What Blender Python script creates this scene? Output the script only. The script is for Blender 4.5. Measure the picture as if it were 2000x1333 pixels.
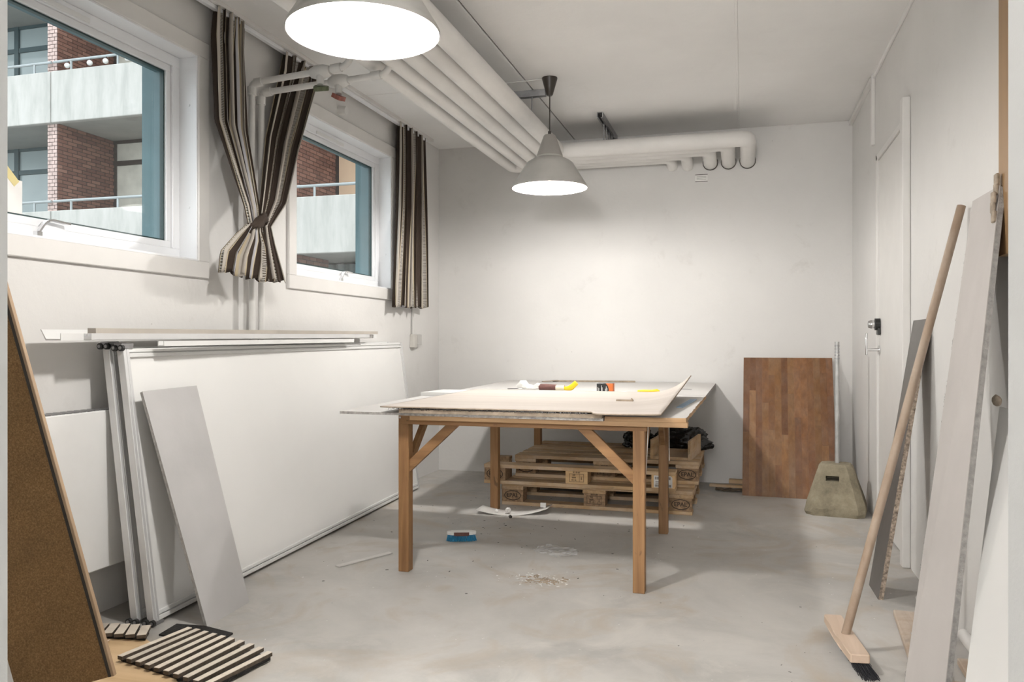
import bpy, bmesh, math, random
from mathutils import Vector, Matrix
random.seed(7)
for o in list(bpy.data.objects): bpy.data.objects.remove(o)
scene = bpy.context.scene
COL = scene.collection
V = Vector
PI = math.pi

# ------------------------------------------------------------------ camera, world, lights, exposure
YAW = math.radians(16.08)
cam_d = bpy.data.cameras.new('camera'); cam = bpy.data.objects.new('camera', cam_d); COL.objects.link(cam)
cam.location = (0, 0, 1.05); cam.rotation_euler = (PI/2, 0, YAW)
cam_d.sensor_width = 36; cam_d.lens = 1568/2000*36; cam_d.clip_start = 0.02; cam_d.clip_end = 300
scene.camera = cam
scene.view_settings.view_transform = 'Standard'
scene.view_settings.look = 'None'
scene.view_settings.gamma = 1
scene.view_settings.use_curve_mapping = False
scene.view_settings.exposure = 0.36
w = bpy.data.worlds.new('overcast'); scene.world = w; w.use_nodes = True
nt = w.node_tree; bg = nt.nodes['Background']
tc = nt.nodes.new('ShaderNodeTexCoord'); sx = nt.nodes.new('ShaderNodeSeparateXYZ'); rp = nt.nodes.new('ShaderNodeValToRGB')
nt.links.new(tc.outputs['Generated'], sx.inputs[0]); nt.links.new(sx.outputs[2], rp.inputs[0]); nt.links.new(rp.outputs[0], bg.inputs[0])
rp.color_ramp.elements[0].color = (0.80, 0.84, 0.87, 1); rp.color_ramp.elements[1].color = (0.88, 0.94, 1.0, 1)
bg.inputs[1].default_value = 2.35
LAMP_W = 60.0
HALL_FILL_W = 270.0
LAMP_COL = (1.0, 0.965, 0.92)
hl = bpy.data.lights.new('hall_fill_light', 'POINT'); hl.shadow_soft_size = .22; hl.energy = HALL_FILL_W; hl.color = (1, .97, .94)  # unseen fill light, added behind the camera to soften the room
hlo = bpy.data.objects.new('hall_fill_light', hl); COL.objects.link(hlo); hlo.location = (-0.25, -2.2, 1.85)

# ------------------------------------------------------------------ materials
MATS = {}
def new_mat(name):
    m = bpy.data.materials.new(name); m.use_nodes = True
    MATS[name] = m
    return m, m.node_tree, m.node_tree.nodes['Principled BSDF']
def ramp(nt, stops, interp='LINEAR'):
    r = nt.nodes.new('ShaderNodeValToRGB'); cr = r.color_ramp; cr.interpolation = interp
    while len(cr.elements) < len(stops): cr.elements.new(0.5)
    for e, (p, c) in zip(cr.elements, stops):
        e.position = p; e.color = (c[0], c[1], c[2], 1)
    return r
def coords(nt, scale=(1, 1, 1), kind='Object'):
    t = nt.nodes.new('ShaderNodeTexCoord'); mp = nt.nodes.new('ShaderNodeMapping')
    nt.links.new(t.outputs[kind], mp.inputs[0]); mp.inputs['Scale'].default_value = scale
    return mp
def noise(nt, src, scale, detail=4, rough=.55, dist=0):
    n = nt.nodes.new('ShaderNodeTexNoise'); n.inputs['Scale'].default_value = scale
    n.inputs['Detail'].default_value = detail; n.inputs['Roughness'].default_value = rough; n.inputs['Distortion'].default_value = dist
    nt.links.new(src.outputs[0], n.inputs['Vector']); return n
def mixc(nt, fac, a, b, mode='MIX'):
    m = nt.nodes.new('ShaderNodeMix'); m.data_type = 'RGBA'; m.blend_type = mode
    for sock, v in ((m.inputs[0], fac), (m.inputs[6], a), (m.inputs[7], b)):
        if hasattr(v, 'is_output'): nt.links.new(v, sock)
        elif isinstance(v, tuple): sock.default_value = (v[0], v[1], v[2], 1)
        else: sock.default_value = v
    return m.outputs[2]
def bump(nt, b, h, strength=.2, dist=.01):
    bp = nt.nodes.new('ShaderNodeBump'); bp.inputs['Strength'].default_value = strength; bp.inputs['Distance'].default_value = dist
    nt.links.new(h, bp.inputs['Height']); nt.links.new(bp.outputs[0], b.inputs['Normal'])
def plain(name, c, rough=.5, metal=0, var=.06, scale=6, bmp=0.0, bscale=60):
    m, nt, b = new_mat(name)
    mp = coords(nt); n = noise(nt, mp, scale)
    lo = tuple(x*(1-var*2) for x in c); hi = tuple(min(1, x*(1+var)) for x in c)
    r = ramp(nt, [(.3, lo), (.7, hi)]); nt.links.new(n.outputs[0], r.inputs[0]); nt.links.new(r.outputs[0], b.inputs['Base Color'])
    b.inputs['Roughness'].default_value = rough; b.inputs['Metallic'].default_value = metal
    if bmp:
        n2 = noise(nt, mp, bscale); bump(nt, b, n2.outputs[0], bmp)
    return m
def wall_mat(name, c, dirt=(.36, .33, .29), amount=.5, specks=True):
    m, nt, b = new_mat(name)
    mp = coords(nt)
    n = noise(nt, mp, 1.3, 6, .6)
    r = ramp(nt, [(.25, tuple(x*.90 for x in c)), (.75, c)]); nt.links.new(n.outputs[0], r.inputs[0])
    n2 = noise(nt, mp, 4.5, 8, .7, .4)
    r2 = ramp(nt, [(.60, (0, 0, 0)), (.82, (amount*.5,)*3)]); nt.links.new(n2.outputs[0], r2.inputs[0])
    colr = mixc(nt, r2.outputs[0], r.outputs[0], dirt)
    if specks:
        vo = nt.nodes.new('ShaderNodeTexVoronoi'); vo.inputs['Scale'].default_value = 9; nt.links.new(mp.outputs[0], vo.inputs['Vector'])
        r3 = ramp(nt, [(.018, (1, 1, 1)), (.035, (0, 0, 0))]); nt.links.new(vo.outputs['Distance'], r3.inputs[0])
        n4 = noise(nt, mp, 1.1, 2); r4 = ramp(nt, [(.52, (0, 0, 0)), (.62, (.55,)*3)]); nt.links.new(n4.outputs[0], r4.inputs[0])
        mk = mixc(nt, 1.0, r3.outputs[0], r4.outputs[0], 'MULTIPLY')
        colr = mixc(nt, mk, colr, (.16, .14, .12))
    nt.links.new(colr, b.inputs['Base Color']); b.inputs['Roughness'].default_value = .75
    n3 = noise(nt, mp, 30, 6, .6); bump(nt, b, n3.outputs[0], .12, .01)
    return m
def wood(name, c1, c2, axis='x', scale=1.0, rough=.6, knots=None, dust=0.0):
    if knots is None: knots = name.startswith('pine') or name.startswith('pallet')
    m, nt, b = new_mat(name)
    s = {'x': (1.2, 22, 22), 'y': (22, 1.2, 22), 'z': (22, 22, 1.2)}[axis]
    info = nt.nodes.new('ShaderNodeObjectInfo')
    t = nt.nodes.new('ShaderNodeTexCoord'); add = nt.nodes.new('ShaderNodeVectorMath'); add.operation = 'ADD'
    sc = nt.nodes.new('ShaderNodeVectorMath'); sc.operation = 'SCALE'; sc.inputs[0].default_value = (7, 5, 3)
    nt.links.new(info.outputs['Random'], sc.inputs['Scale'])
    nt.links.new(t.outputs['Object'], add.inputs[0]); nt.links.new(sc.outputs[0], add.inputs[1])
    mp = nt.nodes.new('ShaderNodeMapping'); mp.inputs['Scale'].default_value = tuple(x*scale for x in s); nt.links.new(add.outputs[0], mp.inputs[0])
    n = noise(nt, mp, 1.6, 6, .65, .6)
    r = ramp(nt, [(.28, c1), (.5, tuple((a+d)/2 for a, d in zip(c1, c2))), (.72, c2)]); nt.links.new(n.outputs[0], r.inputs[0])
    colr = r.outputs[0]
    if knots:
        mpk = nt.nodes.new('ShaderNodeMapping'); nt.links.new(add.outputs[0], mpk.inputs[0]); mpk.inputs['Scale'].default_value = {'x': (.35, 1, 1), 'y': (1, .35, 1), 'z': (1, 1, .35)}[axis]
        nk = noise(nt, mpk, 26, 3, .5, .8); rk_ = ramp(nt, [(.66, (0, 0, 0)), (.73, (.6,)*3)]); nt.links.new(nk.outputs[0], rk_.inputs[0]); colr = mixc(nt, rk_.outputs[0], colr, tuple(x*.35 for x in c1))
    hsv = nt.nodes.new('ShaderNodeHueSaturation'); mr = nt.nodes.new('ShaderNodeMapRange')
    mr.inputs[3].default_value = .82; mr.inputs[4].default_value = 1.15
    nt.links.new(info.outputs['Random'], mr.inputs[0]); nt.links.new(mr.outputs[0], hsv.inputs['Value']); nt.links.new(colr, hsv.inputs['Color'])
    colr = hsv.outputs[0]
    if dust:
        mp2 = nt.nodes.new('ShaderNodeMapping'); nt.links.new(add.outputs[0], mp2.inputs[0])
        nd = noise(nt, mp2, 5, 6, .7); rd = ramp(nt, [(.4, (0, 0, 0)), (.7, (dust,)*3)]); nt.links.new(nd.outputs[0], rd.inputs[0])
        colr = mixc(nt, rd.outputs[0], colr, (.62, .56, .49))
    nt.links.new(colr, b.inputs['Base Color']); b.inputs['Roughness'].default_value = rough
    bump(nt, b, n.outputs[0], .12, .004)
    return m

WALL = wall_mat('wall_paint', (.74, .728, .71))
WALLB = wall_mat('back_wall_paint', (.72, .708, .69), amount=.6)
CEIL = wall_mat('ceiling_paint', (.86, .85, .835), amount=.2, specks=False)
JAMB = wall_mat('jamb_paint', (.46, .465, .46), amount=.4, specks=False)
SEAM = plain('ceiling_joint', (.10, .09, .08), .9)
TRIMW = plain('white_gloss_trim', (.74, .725, .705), .35, var=.02)
WINW = plain('white_window_frame', (.86, .87, .89), .3, var=.01)
TEAL = plain('teal_cladding', (.10, .19, .215), .5, var=.12, scale=3, bmp=.1)
DKGREEN = plain('dark_green_gasket', (.02, .05, .05), .4)
PIPEW = plain('white_pipe_lagging', (.76, .745, .72), .55, var=.04, scale=3, bmp=.08, bscale=14)
PIPET = plain('painted_steel_pipe', (.72, .71, .69), .4, var=.05, bmp=.1, bscale=40)
STEEL = plain('galvanised_steel', (.38, .38, .39), .4, .85, var=.1, scale=20)
CHROME = plain('chrome', (.75, .75, .76), .15, 1.0, var=.02)
ALU = plain('aluminium_profile', (.70, .70, .70), .38, .35, var=.03)
ALUW = plain('white_lacquered_profile', (.77, .77, .76), .35, var=.02)
PANELW = plain('white_melamine', (.80, .795, .78), .38, var=.015, scale=1.5)
RADW = plain('radiator_enamel', (.80, .80, .79), .35, var=.02)
BLACK = plain('black_plastic', (.012, .012, .012), .35)
RUBBER = plain('black_rubber', (.02, .02, .02), .6)
BROWNP = plain('dark_brown_plastic', (.035, .028, .022), .4)
SHADE = plain('grey_enamel_shade', (.42, .41, .385), .32, var=.05, scale=8)
SHADEIN = plain('white_enamel_inside', (.92, .92, .90), .4, var=.0)
CONC = None
GYPG = plain('grey_plasterboard_paper', (.46, .45, .445), .85, var=.06, scale=2.2, bmp=.05)
GYPE = plain('gypsum_core', (.40, .385, .37), .95, var=.12, scale=70, bmp=.5, bscale=120)
GYPW = plain('beige_plasterboard_paper', (.50, .47, .45), .8, var=.05, scale=3)
HARDB = wood('dusty_hardboard', (.52, .46, .41), (.64, .58, .53), 'x', .25, .8, dust=.3)
HARDE = plain('hardboard_edge', (.36, .29, .22), .9, var=.15, scale=30)
WSHEET = wall_mat('white_dusty_sheet', (.62, .60, .58), dirt=(.60, .55, .48), amount=.7, specks=False)
CEMENT = plain('cement_board_edge', (.40, .38, .36), .95, var=.18, scale=60, bmp=.6, bscale=90)
PLY = wood('plywood_edge', (.34, .20, .095), (.50, .32, .17), 'x', .8)
PINEX = wood('pine_along_x', (.165, .078, .026), (.35, .19, .080), 'x', .7)
PINEY = wood('pine_along_y', (.165, .078, .026), (.35, .19, .080), 'y', .7)
PINEZ = wood('pine_along_z', (.165, .078, .026), (.35, .19, .080), 'z', .7)
PALX = wood('pallet_softwood_x', (.33, .20, .09), (.60, .42, .235), 'x', .6, .75, dust=.45)
PALY = wood('pallet_softwood_y', (.31, .19, .09), (.56, .39, .22), 'y', .6, .75, dust=.5)
PALB = plain('pallet_block_chipboard', (.33, .215, .125), .9, var=.25, scale=45, bmp=.3, bscale=90)
PALBL = wood('pallet_block_wood', (.50, .32, .155), (.66, .46, .25), 'x', .5, .8)
INK = plain('dark_brown_ink', (.035, .022, .015), .8)
STAVE = wood('teak_stave', (.115, .042, .016), (.255, .105, .040), 'z', 1.0, .38, dust=.12)
TEAKE = wood('teak_edge', (.22, .10, .04), (.34, .17, .07), 'z', 1.0, .4)
BROOMW = wood('broom_handle_wood', (.27, .18, .12), (.44, .325, .235), 'z', .5, .55, dust=.25)
BEECH = wood('broom_head_beech', (.52, .39, .29), (.65, .51, .40), 'y', .7, .6)
BATTEN = wood('brown_batten', (.30, .175, .08), (.38, .235, .115), 'z', .35, .5)
LAMIN = plain('dark_laminate', (.115, .105, .098), .45, var=.1, scale=9)
CHIP = plain('chipboard_core', (.36, .29, .23), .95, var=.35, scale=90, bmp=.4, bscale=120)
FELT = plain('black_felt', (.018, .016, .015), .98, var=.4, scale=120, bmp=.6, bscale=160)
SLAT = wood('ash_veneer_slat', (.54, .47, .39), (.70, .63, .54), 'x', .6, .55)
SLATE_ = plain('slat_dark_edge', (.10, .075, .055), .9, var=.2, scale=60)
PLYF = wood('varnished_plywood', (.50, .34, .18), (.70, .52, .32), 'x', .3, .45)
LATHW = plain('white_lath', (.62, .60, .57), .6)
YELLOW = plain('yellow_plastic', (.80, .58, .015), .35, var=.05)
ORANGE = plain('orange_print', (.70, .17, .03), .5)
MAROON = plain('maroon_grip', (.13, .055, .045), .7, var=.15, scale=50, bmp=.4)
RED = plain('faded_red_handle', (.28, .09, .065), .5)
GREEN = plain('faded_green_handle', (.10, .12, .06), .5)
BLUEB = plain('blue_bristle', (.02, .22, .42), .5, var=.2, scale=40)
WHITEP = plain('white_plastic', (.80, .79, .76), .4)
CREAM = plain('cream_plastic', (.72, .66, .50), .5)
PAPER = plain('white_paper', (.82, .81, .79), .7)
TAPE = plain('yellow_tape', (.72, .62, .30), .6)
BAG = plain('black_plastic_sheet', (.010, .010, .010), .22, bmp=.5, bscale=25)
STONE = None
BRIST = plain('black_bristle', (.012, .012, .016), .5)
BRICKM, _nt, _b = new_mat('red_brick')
_info = _nt.nodes.new('ShaderNodeObjectInfo'); _g = _nt.nodes.new('ShaderNodeNewGeometry')
_mx = _nt.nodes.new('ShaderNodeMath'); _mx.operation = 'ADD'; _nt.links.new(_info.outputs['Random'], _mx.inputs[0]); _nt.links.new(_g.outputs['Random Per Island'], _mx.inputs[1])
_fr = _nt.nodes.new('ShaderNodeMath'); _fr.operation = 'FRACT'; _nt.links.new(_mx.outputs[0], _fr.inputs[0])
_r = ramp(_nt, [(0, (.15, .065, .048)), (.5, (.21, .095, .068)), (1, (.27, .135, .10))]); _nt.links.new(_fr.outputs[0], _r.inputs[0]); _nt.links.new(_r.outputs[0], _b.inputs['Base Color'])
_b.inputs['Roughness'].default_value = .9
PINKB = plain('pale_pink_brick', (.62, .47, .43), .9, var=.12)
MORTAR = plain('mortar', (.05, .038, .034), .95)
def parapet_mat():
    m, nt, b = new_mat('weathered_concrete_panel'); mp = coords(nt, (1.6, 1.6, .30)); n = noise(nt, mp, 2.2, 8, .7, .3)
    r = ramp(nt, [(.30, (.40, .40, .375)), (.52, (.53, .52, .49)), (.70, (.60, .585, .56))]); nt.links.new(n.outputs[0], r.inputs[0])
    nt.links.new(r.outputs[0], b.inputs['Base Color']); b.inputs['Roughness'].default_value = .9; return m
OUTC = parapet_mat()
SOFF = plain('concrete_soffit', (.46, .46, .43), .9, var=.1, scale=1)
PEACH = plain('peach_render', (.90, .66, .46), .8, var=.02)
DKFRAME = plain('dark_teal_joinery', (.05, .09, .10), .5)
DKPOST = plain('dark_brown_joinery', (.05, .035, .03), .5)
RAILM = plain('galvanised_rail', (.42, .455, .465), .5, .3)
PANEG = plain('facade_glass', (.40, .47, .48), .08, var=.1, scale=.6)
NETC = plain('net_curtain', (.70, .68, .60), .9, var=.1, scale=3)
GREYC = plain('grey_drape', (.33, .38, .38), .9, var=.1)

# concrete floor
def floor_mat():
    m, nt, b = new_mat('concrete_floor'); mp = coords(nt)
    n = noise(nt, mp, .9, 8, .62, .5); r = ramp(nt, [(.28, (.31, .302, .285)), (.48, (.46, .445, .42)), (.70, (.61, .585, .555))]); nt.links.new(n.outputs[0], r.inputs[0])
    n2 = noise(nt, mp, 3.3, 9, .7, 1.2); r2 = ramp(nt, [(.46, (0, 0, 0)), (.66, (.85,)*3)]); nt.links.new(n2.outputs[0], r2.inputs[0])
    c = mixc(nt, r2.outputs[0], r.outputs[0], (.56, .535, .50))
    n3 = noise(nt, mp, 1.7, 6, .6, 2.0); r3 = ramp(nt, [(.52, (0, 0, 0)), (.68, (.65,)*3)]); nt.links.new(n3.outputs[0], r3.inputs[0])
    c = mixc(nt, r3.outputs[0], c, (.43, .36, .28))
    n5 = noise(nt, mp, 26, 8, .8, 0); r5 = ramp(nt, [(.62, (0, 0, 0)), (.70, (.55,)*3)]); nt.links.new(n5.outputs[0], r5.inputs[0])
    c = mixc(nt, r5.outputs[0], c, (.66, .64, .61))
    n6 = noise(nt, mp, 14, 8, .75, 1); r6 = ramp(nt, [(.66, (0, 0, 0)), (.74, (.5,)*3)]); nt.links.new(n6.outputs[0], r6.inputs[0])
    c = mixc(nt, r6.outputs[0], c, (.15, .135, .115))
    n7 = noise(nt, mp, .55, 3, .5, .3); r7 = ramp(nt, [(.35, (.80,)*3), (.65, (1.12,)*3)]); nt.links.new(n7.outputs[0], r7.inputs[0]); c = mixc(nt, 1.0, c, r7.outputs[0], 'MULTIPLY')
    nt.links.new(c, b.inputs['Base Color'])
    rr = ramp(nt, [(.3, (.42,)*3), (.7, (.75,)*3)]); nt.links.new(n2.outputs[0], rr.inputs[0]); nt.links.new(rr.outputs[0], b.inputs['Roughness'])
    bump(nt, b, n2.outputs[0], .12, .01)
    return m
FLOOR = floor_mat()
def stone_mat():
    m, nt, b = new_mat('aged_cast_concrete'); mp = coords(nt)
    n = noise(nt, mp, 7, 8, .7); r = ramp(nt, [(.3, (.15, .13, .09)), (.55, (.31, .27, .19)), (.75, (.42, .375, .28))]); nt.links.new(n.outputs[0], r.inputs[0])
    n2 = noise(nt, mp, 60, 6, .7); c = mixc(nt, .35, r.outputs[0], n2.outputs[1], 'OVERLAY')
    nt.links.new(r.outputs[0], b.inputs['Base Color']); b.inputs['Roughness'].default_value = .95
    bump(nt, b, n2.outputs[0], .6, .01); return m
STONE = stone_mat()
def mdf_mat():
    m, nt, b = new_mat('brown_hardboard_back'); mp = coords(nt)
    n = noise(nt, mp, 230, 3, .7); n1 = noise(nt, mp, 6, 4, .6)
    r = ramp(nt, [(.30, (.13, .068, .022)), (.52, (.225, .125, .046)), (.72, (.34, .205, .09))]); nt.links.new(n.outputs[0], r.inputs[0])
    r1 = ramp(nt, [(.3, (.82,)*3), (.7, (1.08,)*3)]); nt.links.new(n1.outputs[0], r1.inputs[0])
    c = mixc(nt, 1.0, r.outputs[0], r1.outputs[0], 'MULTIPLY'); nt.links.new(c, b.inputs['Base Color'])
    b.inputs['Roughness'].default_value = .8; bump(nt, b, n.outputs[0], .2, .003); return m
MDF = mdf_mat()
def glass_mat():
    m, nt, b = new_mat('window_glass'); out = nt.nodes['Material Output']
    tr = nt.nodes.new('ShaderNodeBsdfTransparent'); tr.inputs[0].default_value = (.95, .965, .96, 1)
    gl = nt.nodes.new('ShaderNodeBsdfGlossy'); gl.inputs['Roughness'].default_value = .01
    lw = nt.nodes.new('ShaderNodeLayerWeight'); lw.inputs[0].default_value = .5; pw_ = nt.nodes.new('ShaderNodeMath'); pw_.operation = 'POWER'; pw_.inputs[1].default_value = 4; nt.links.new(lw.outputs['Facing'], pw_.inputs[0]); fr = nt.nodes.new('ShaderNodeMapRange'); fr.inputs[3].default_value = .025; fr.inputs[4].default_value = .6; nt.links.new(pw_.outputs[0], fr.inputs[0])
    df = nt.nodes.new('ShaderNodeBsdfDiffuse'); df.inputs[0].default_value = (.8, .85, .85, 1)
    mp = coords(nt); n = noise(nt, mp, 120, 3, .7); r = ramp(nt, [(.68, (.02,)*3), (.74, (.35,)*3)]); nt.links.new(n.outputs[0], r.inputs[0])
    ms = nt.nodes.new('ShaderNodeMixShader'); ms2 = nt.nodes.new('ShaderNodeMixShader')
    nt.links.new(fr.outputs[0], ms.inputs[0]); nt.links.new(tr.outputs[0], ms.inputs[1]); nt.links.new(gl.outputs[0], ms.inputs[2])
    nt.links.new(r.outputs[0], ms2.inputs[0]); nt.links.new(ms.outputs[0], ms2.inputs[1]); nt.links.new(df.outputs[0], ms2.inputs[2])
    nt.links.new(ms2.outputs[0], out.inputs[0]); return m
GLASS = glass_mat()
def film_mat():
    m, nt, b = new_mat('clear_plastic_film'); b.inputs['Base Color'].default_value = (.85, .85, .85, 1); b.inputs['Alpha'].default_value = .35; b.inputs['Roughness'].default_value = .15; return m
FILM = film_mat()
def bulb_mat():
    m, nt, b = new_mat('glowing_bulb'); b.inputs['Emission Color'].default_value = (1, .97, .92, 1); b.inputs['Emission Strength'].default_value = 12; return m
BULB = bulb_mat()
def curtain_mat():
    m, nt, b = new_mat('striped_curtain_cloth')
    uv = nt.nodes.new('ShaderNodeUVMap'); sp = nt.nodes.new('ShaderNodeSeparateXYZ'); nt.links.new(uv.outputs[0], sp.inputs[0])
    mul = nt.nodes.new('ShaderNodeMath'); mul.operation = 'MULTIPLY'; mul.inputs[1].default_value = 1/.52; nt.links.new(sp.outputs[0], mul.inputs[0])
    fr = nt.nodes.new('ShaderNodeMath'); fr.operation = 'FRACT'; nt.links.new(mul.outputs[0], fr.inputs[0])
    G = (.46, .42, .37); B = (.040, .026, .018); C = (.52, .44, .30); D = (.10, .08, .06); L = (.45, .445, .475)
    r = ramp(nt, [(0, G), (.20, C), (.215, B), (.38, C), (.392, D), (.45, C), (.46, B), (.58, C), (.595, L), (.72, B), (.80, D), (.86, B), (.985, C)], 'CONSTANT')
    nt.links.new(fr.outputs[0], r.inputs[0])
    # woven dotted bands
    m1 = ramp(nt, [(0, (0,)*3), (.39, (1,)*3), (.45, (0,)*3), (.80, (1,)*3), (.86, (0,)*3)], 'CONSTANT'); nt.links.new(fr.outputs[0], m1.inputs[0])
    mv = nt.nodes.new('ShaderNodeMath'); mv.operation = 'MULTIPLY'; mv.inputs[1].default_value = 130; nt.links.new(sp.outputs[1], mv.inputs[0])
    fv = nt.nodes.new('ShaderNodeMath'); fv.operation = 'FRACT'; nt.links.new(mv.outputs[0], fv.inputs[0])
    gt = nt.nodes.new('ShaderNodeMath'); gt.operation = 'GREATER_THAN'; gt.inputs[1].default_value = .45; nt.links.new(fv.outputs[0], gt.inputs[0])
    mm = nt.nodes.new('ShaderNodeMath'); mm.operation = 'MULTIPLY'; nt.links.new(gt.outputs[0], mm.inputs[0]); nt.links.new(m1.outputs[0], mm.inputs[1])
    c = mixc(nt, mm.outputs[0], r.outputs[0], (.50, .48, .45))
    nt.links.new(c, b.inputs['Base Color']); b.inputs['Roughness'].default_value = .9
    return m
CLOTH = curtain_mat()

# ------------------------------------------------------------------ helpers
RM = {}
def root(name, loc, label, cat, group=None, rz=0):
    o = bpy.data.objects.new(name, None); COL.objects.link(o); o.location = loc; o.rotation_euler = (0, 0, rz); o.empty_display_size = .05
    RM[o] = Matrix.Translation(V(loc)) @ Matrix.Rotation(rz, 4, 'Z')
    o['label'] = label; o['category'] = cat
    if group: o['group'] = group
    return o
def obj(name, bm, mat, parent=None, smooth=False, label=None):
    """one mesh object; bm is in world coordinates, stored relative to its parent thing"""
    me = bpy.data.meshes.new(name); o = bpy.data.objects.new(name, me); COL.objects.link(o)
    if parent is not None:
        Mx = RM[parent]; bm.transform(Mx.inverted()); o.parent = parent; RM[o] = Mx
    else: RM[o] = Matrix.Identity(4)
    bmesh.ops.recalc_face_normals(bm, faces=bm.faces)
    bm.to_mesh(me); bm.free()
    for mt in (mat if isinstance(mat, (list, tuple)) else [mat]): me.materials.append(mt)
    if smooth:
        for p in me.polygons: p.use_smooth = True
        me.set_sharp_from_angle(angle=math.radians(40))
    if label: o['label'] = label
    return o
def tag(o, label, cat, group=None, kind=None):
    o['label'] = label; o['category'] = cat
    if group: o['group'] = group
    if kind: o['kind'] = kind
    return o
def single(name, bm, mat, label, cat, group=None, kind=None, smooth=False):
    vs = [v.co for v in bm.verts]
    b = V(((min(v.x for v in vs)+max(v.x for v in vs))/2, (min(v.y for v in vs)+max(v.y for v in vs))/2, min(v.z for v in vs)))
    bm.transform(Matrix.Translation(-b)); o = obj(name, bm, mat, None, smooth); o.location = b; RM[o] = Matrix.Translation(b)
    return tag(o, label, cat, group, kind)
def struct(name, bm, mat, parent=None, smooth=False):
    o = obj(name, bm, mat, parent, smooth)
    if parent is None: o['kind'] = 'structure'
    return o
def B(): return bmesh.new()
def add_hull8(bm, P, mi=0):
    """P: 8 points, bottom 0-3 ring, top 4-7 ring"""
    vs = [bm.verts.new(p) for p in P]
    for f in ((0, 3, 2, 1), (4, 5, 6, 7), (0, 1, 5, 4), (1, 2, 6, 5), (2, 3, 7, 6), (3, 0, 4, 7)):
        fc = bm.faces.new([vs[i] for i in f]); fc.material_index = mi
    return vs
def box(bm, x0, x1, y0, y1, z0, z1, bev=0, mi=0, M=None):
    t = bm if not bev else bmesh.new()
    P = [V((x0, y0, z0)), V((x1, y0, z0)), V((x1, y1, z0)), V((x0, y1, z0)), V((x0, y0, z1)), V((x1, y0, z1)), V((x1, y1, z1)), V((x0, y1, z1))]
    if M is not None: P = [M @ p for p in P]
    add_hull8(t, P, mi)
    if bev:
        bmesh.ops.bevel(t, geom=list(t.edges), offset=bev, segments=1, affect='EDGES')
        merge(bm, t, mi)
    return bm
def merge(bm, t, mi=None):
    me = bpy.data.meshes.new('tmp'); t.to_mesh(me); t.free(); n = len(bm.faces); bm.from_mesh(me); bpy.data.meshes.remove(me)
    if mi is not None:
        bm.faces.ensure_lookup_table()
        for i in range(n, len(bm.faces)): bm.faces[i].material_index = mi
def bar(bm, a, b, w, h, up=(0, 0, 1), bev=0.002, mi=0):
    """rectangular bar from a to b; w across, h along up"""
    a = V(a); b = V(b); d = (b-a); L = d.length; d.normalize(); u = V(up); s = d.cross(u).normalized(); u = s.cross(d).normalized()
    M = Matrix(((d.x, s.x, u.x, a.x), (d.y, s.y, u.y, a.y), (d.z, s.z, u.z, a.z), (0, 0, 0, 1)))
    box(bm, 0, L, -w/2, w/2, -h/2, h/2, bev, mi, M); return bm
def tube(bm, pts, r, n=12, cap=True, mi=0):
    pts = [V(p) for p in pts]; rs = r if isinstance(r, (list, tuple)) else [r]*len(pts)
    rings = []; prev = None
    for i, p in enumerate(pts):
        d = (pts[min(i+1, len(pts)-1)]-pts[max(i-1, 0)]).normalized()
        if prev is None:
            a = V((0, 0, 1)) if abs(d.z) < .9 else V((1, 0, 0)); s = d.cross(a).normalized()
        else: s = (prev-d*prev.dot(d)).normalized()
        prev = s; t = d.cross(s)
        rings.append([bm.verts.new(p+(s*math.cos(2*PI*k/n)+t*math.sin(2*PI*k/n))*rs[i]) for k in range(n)])
    for a, b2 in zip(rings, rings[1:]):
        for k in range(n): f = bm.faces.new((a[k], a[(k+1) % n], b2[(k+1) % n], b2[k])); f.material_index = mi
    if cap:
        bm.faces.new(rings[0][::-1]).material_index = mi; bm.faces.new(rings[-1]).material_index = mi
    return bm
def bend(pts, rad, n=5):
    """round the corners of a polyline"""
    pts = [V(p) for p in pts]; out = [pts[0]]
    for a, p, b in zip(pts, pts[1:], pts[2:]):
        d1 = (a-p).normalized(); d2 = (b-p).normalized(); s = p+d1*rad; e = p+d2*rad
        for k in range(n+1):
            t = k/n; out.append(s*(1-t)**2+p*2*t*(1-t)+e*t*t)
    out.append(pts[-1]); return out
def lathe(bm, c, prof, n=40, mi=0, closed=False):
    c = V(c); rings = []
    for r, z in prof:
        rings.append([bm.verts.new(c+V((r*math.cos(2*PI*k/n), r*math.sin(2*PI*k/n), z))) for k in range(n)] if r > 1e-6 else [bm.verts.new(c+V((0, 0, z)))])
    for a, b in zip(rings, rings[1:]):
        for k in range(n):
            q = [a[k % len(a)], a[(k+1) % len(a)], b[(k+1) % len(b)], b[k % len(b)]]
            q2 = []
            for v in q:
                if v not in q2: q2.append(v)
            if len(q2) > 2: bm.faces.new(q2).material_index = mi
    return bm
def prism(bm, poly, z0, z1, mi=0, M=None, side_mi=None):
    lo = [V((p[0], p[1], z0)) for p in poly]; hi = [V((p[0], p[1], z1 if len(p) < 3 else z1+p[2])) for p in poly]
    if M is not None: lo = [M @ p for p in lo]; hi = [M @ p for p in hi]
    a = [bm.verts.new(p) for p in lo]; b = [bm.verts.new(p) for p in hi]; n = len(poly)
    bm.faces.new(a[::-1]).material_index = mi; bm.faces.new(b).material_index = mi
    for k in range(n): bm.faces.new((a[k], a[(k+1) % n], b[(k+1) % n], b[k])).material_index = mi if side_mi is None else side_mi
    return bm
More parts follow.
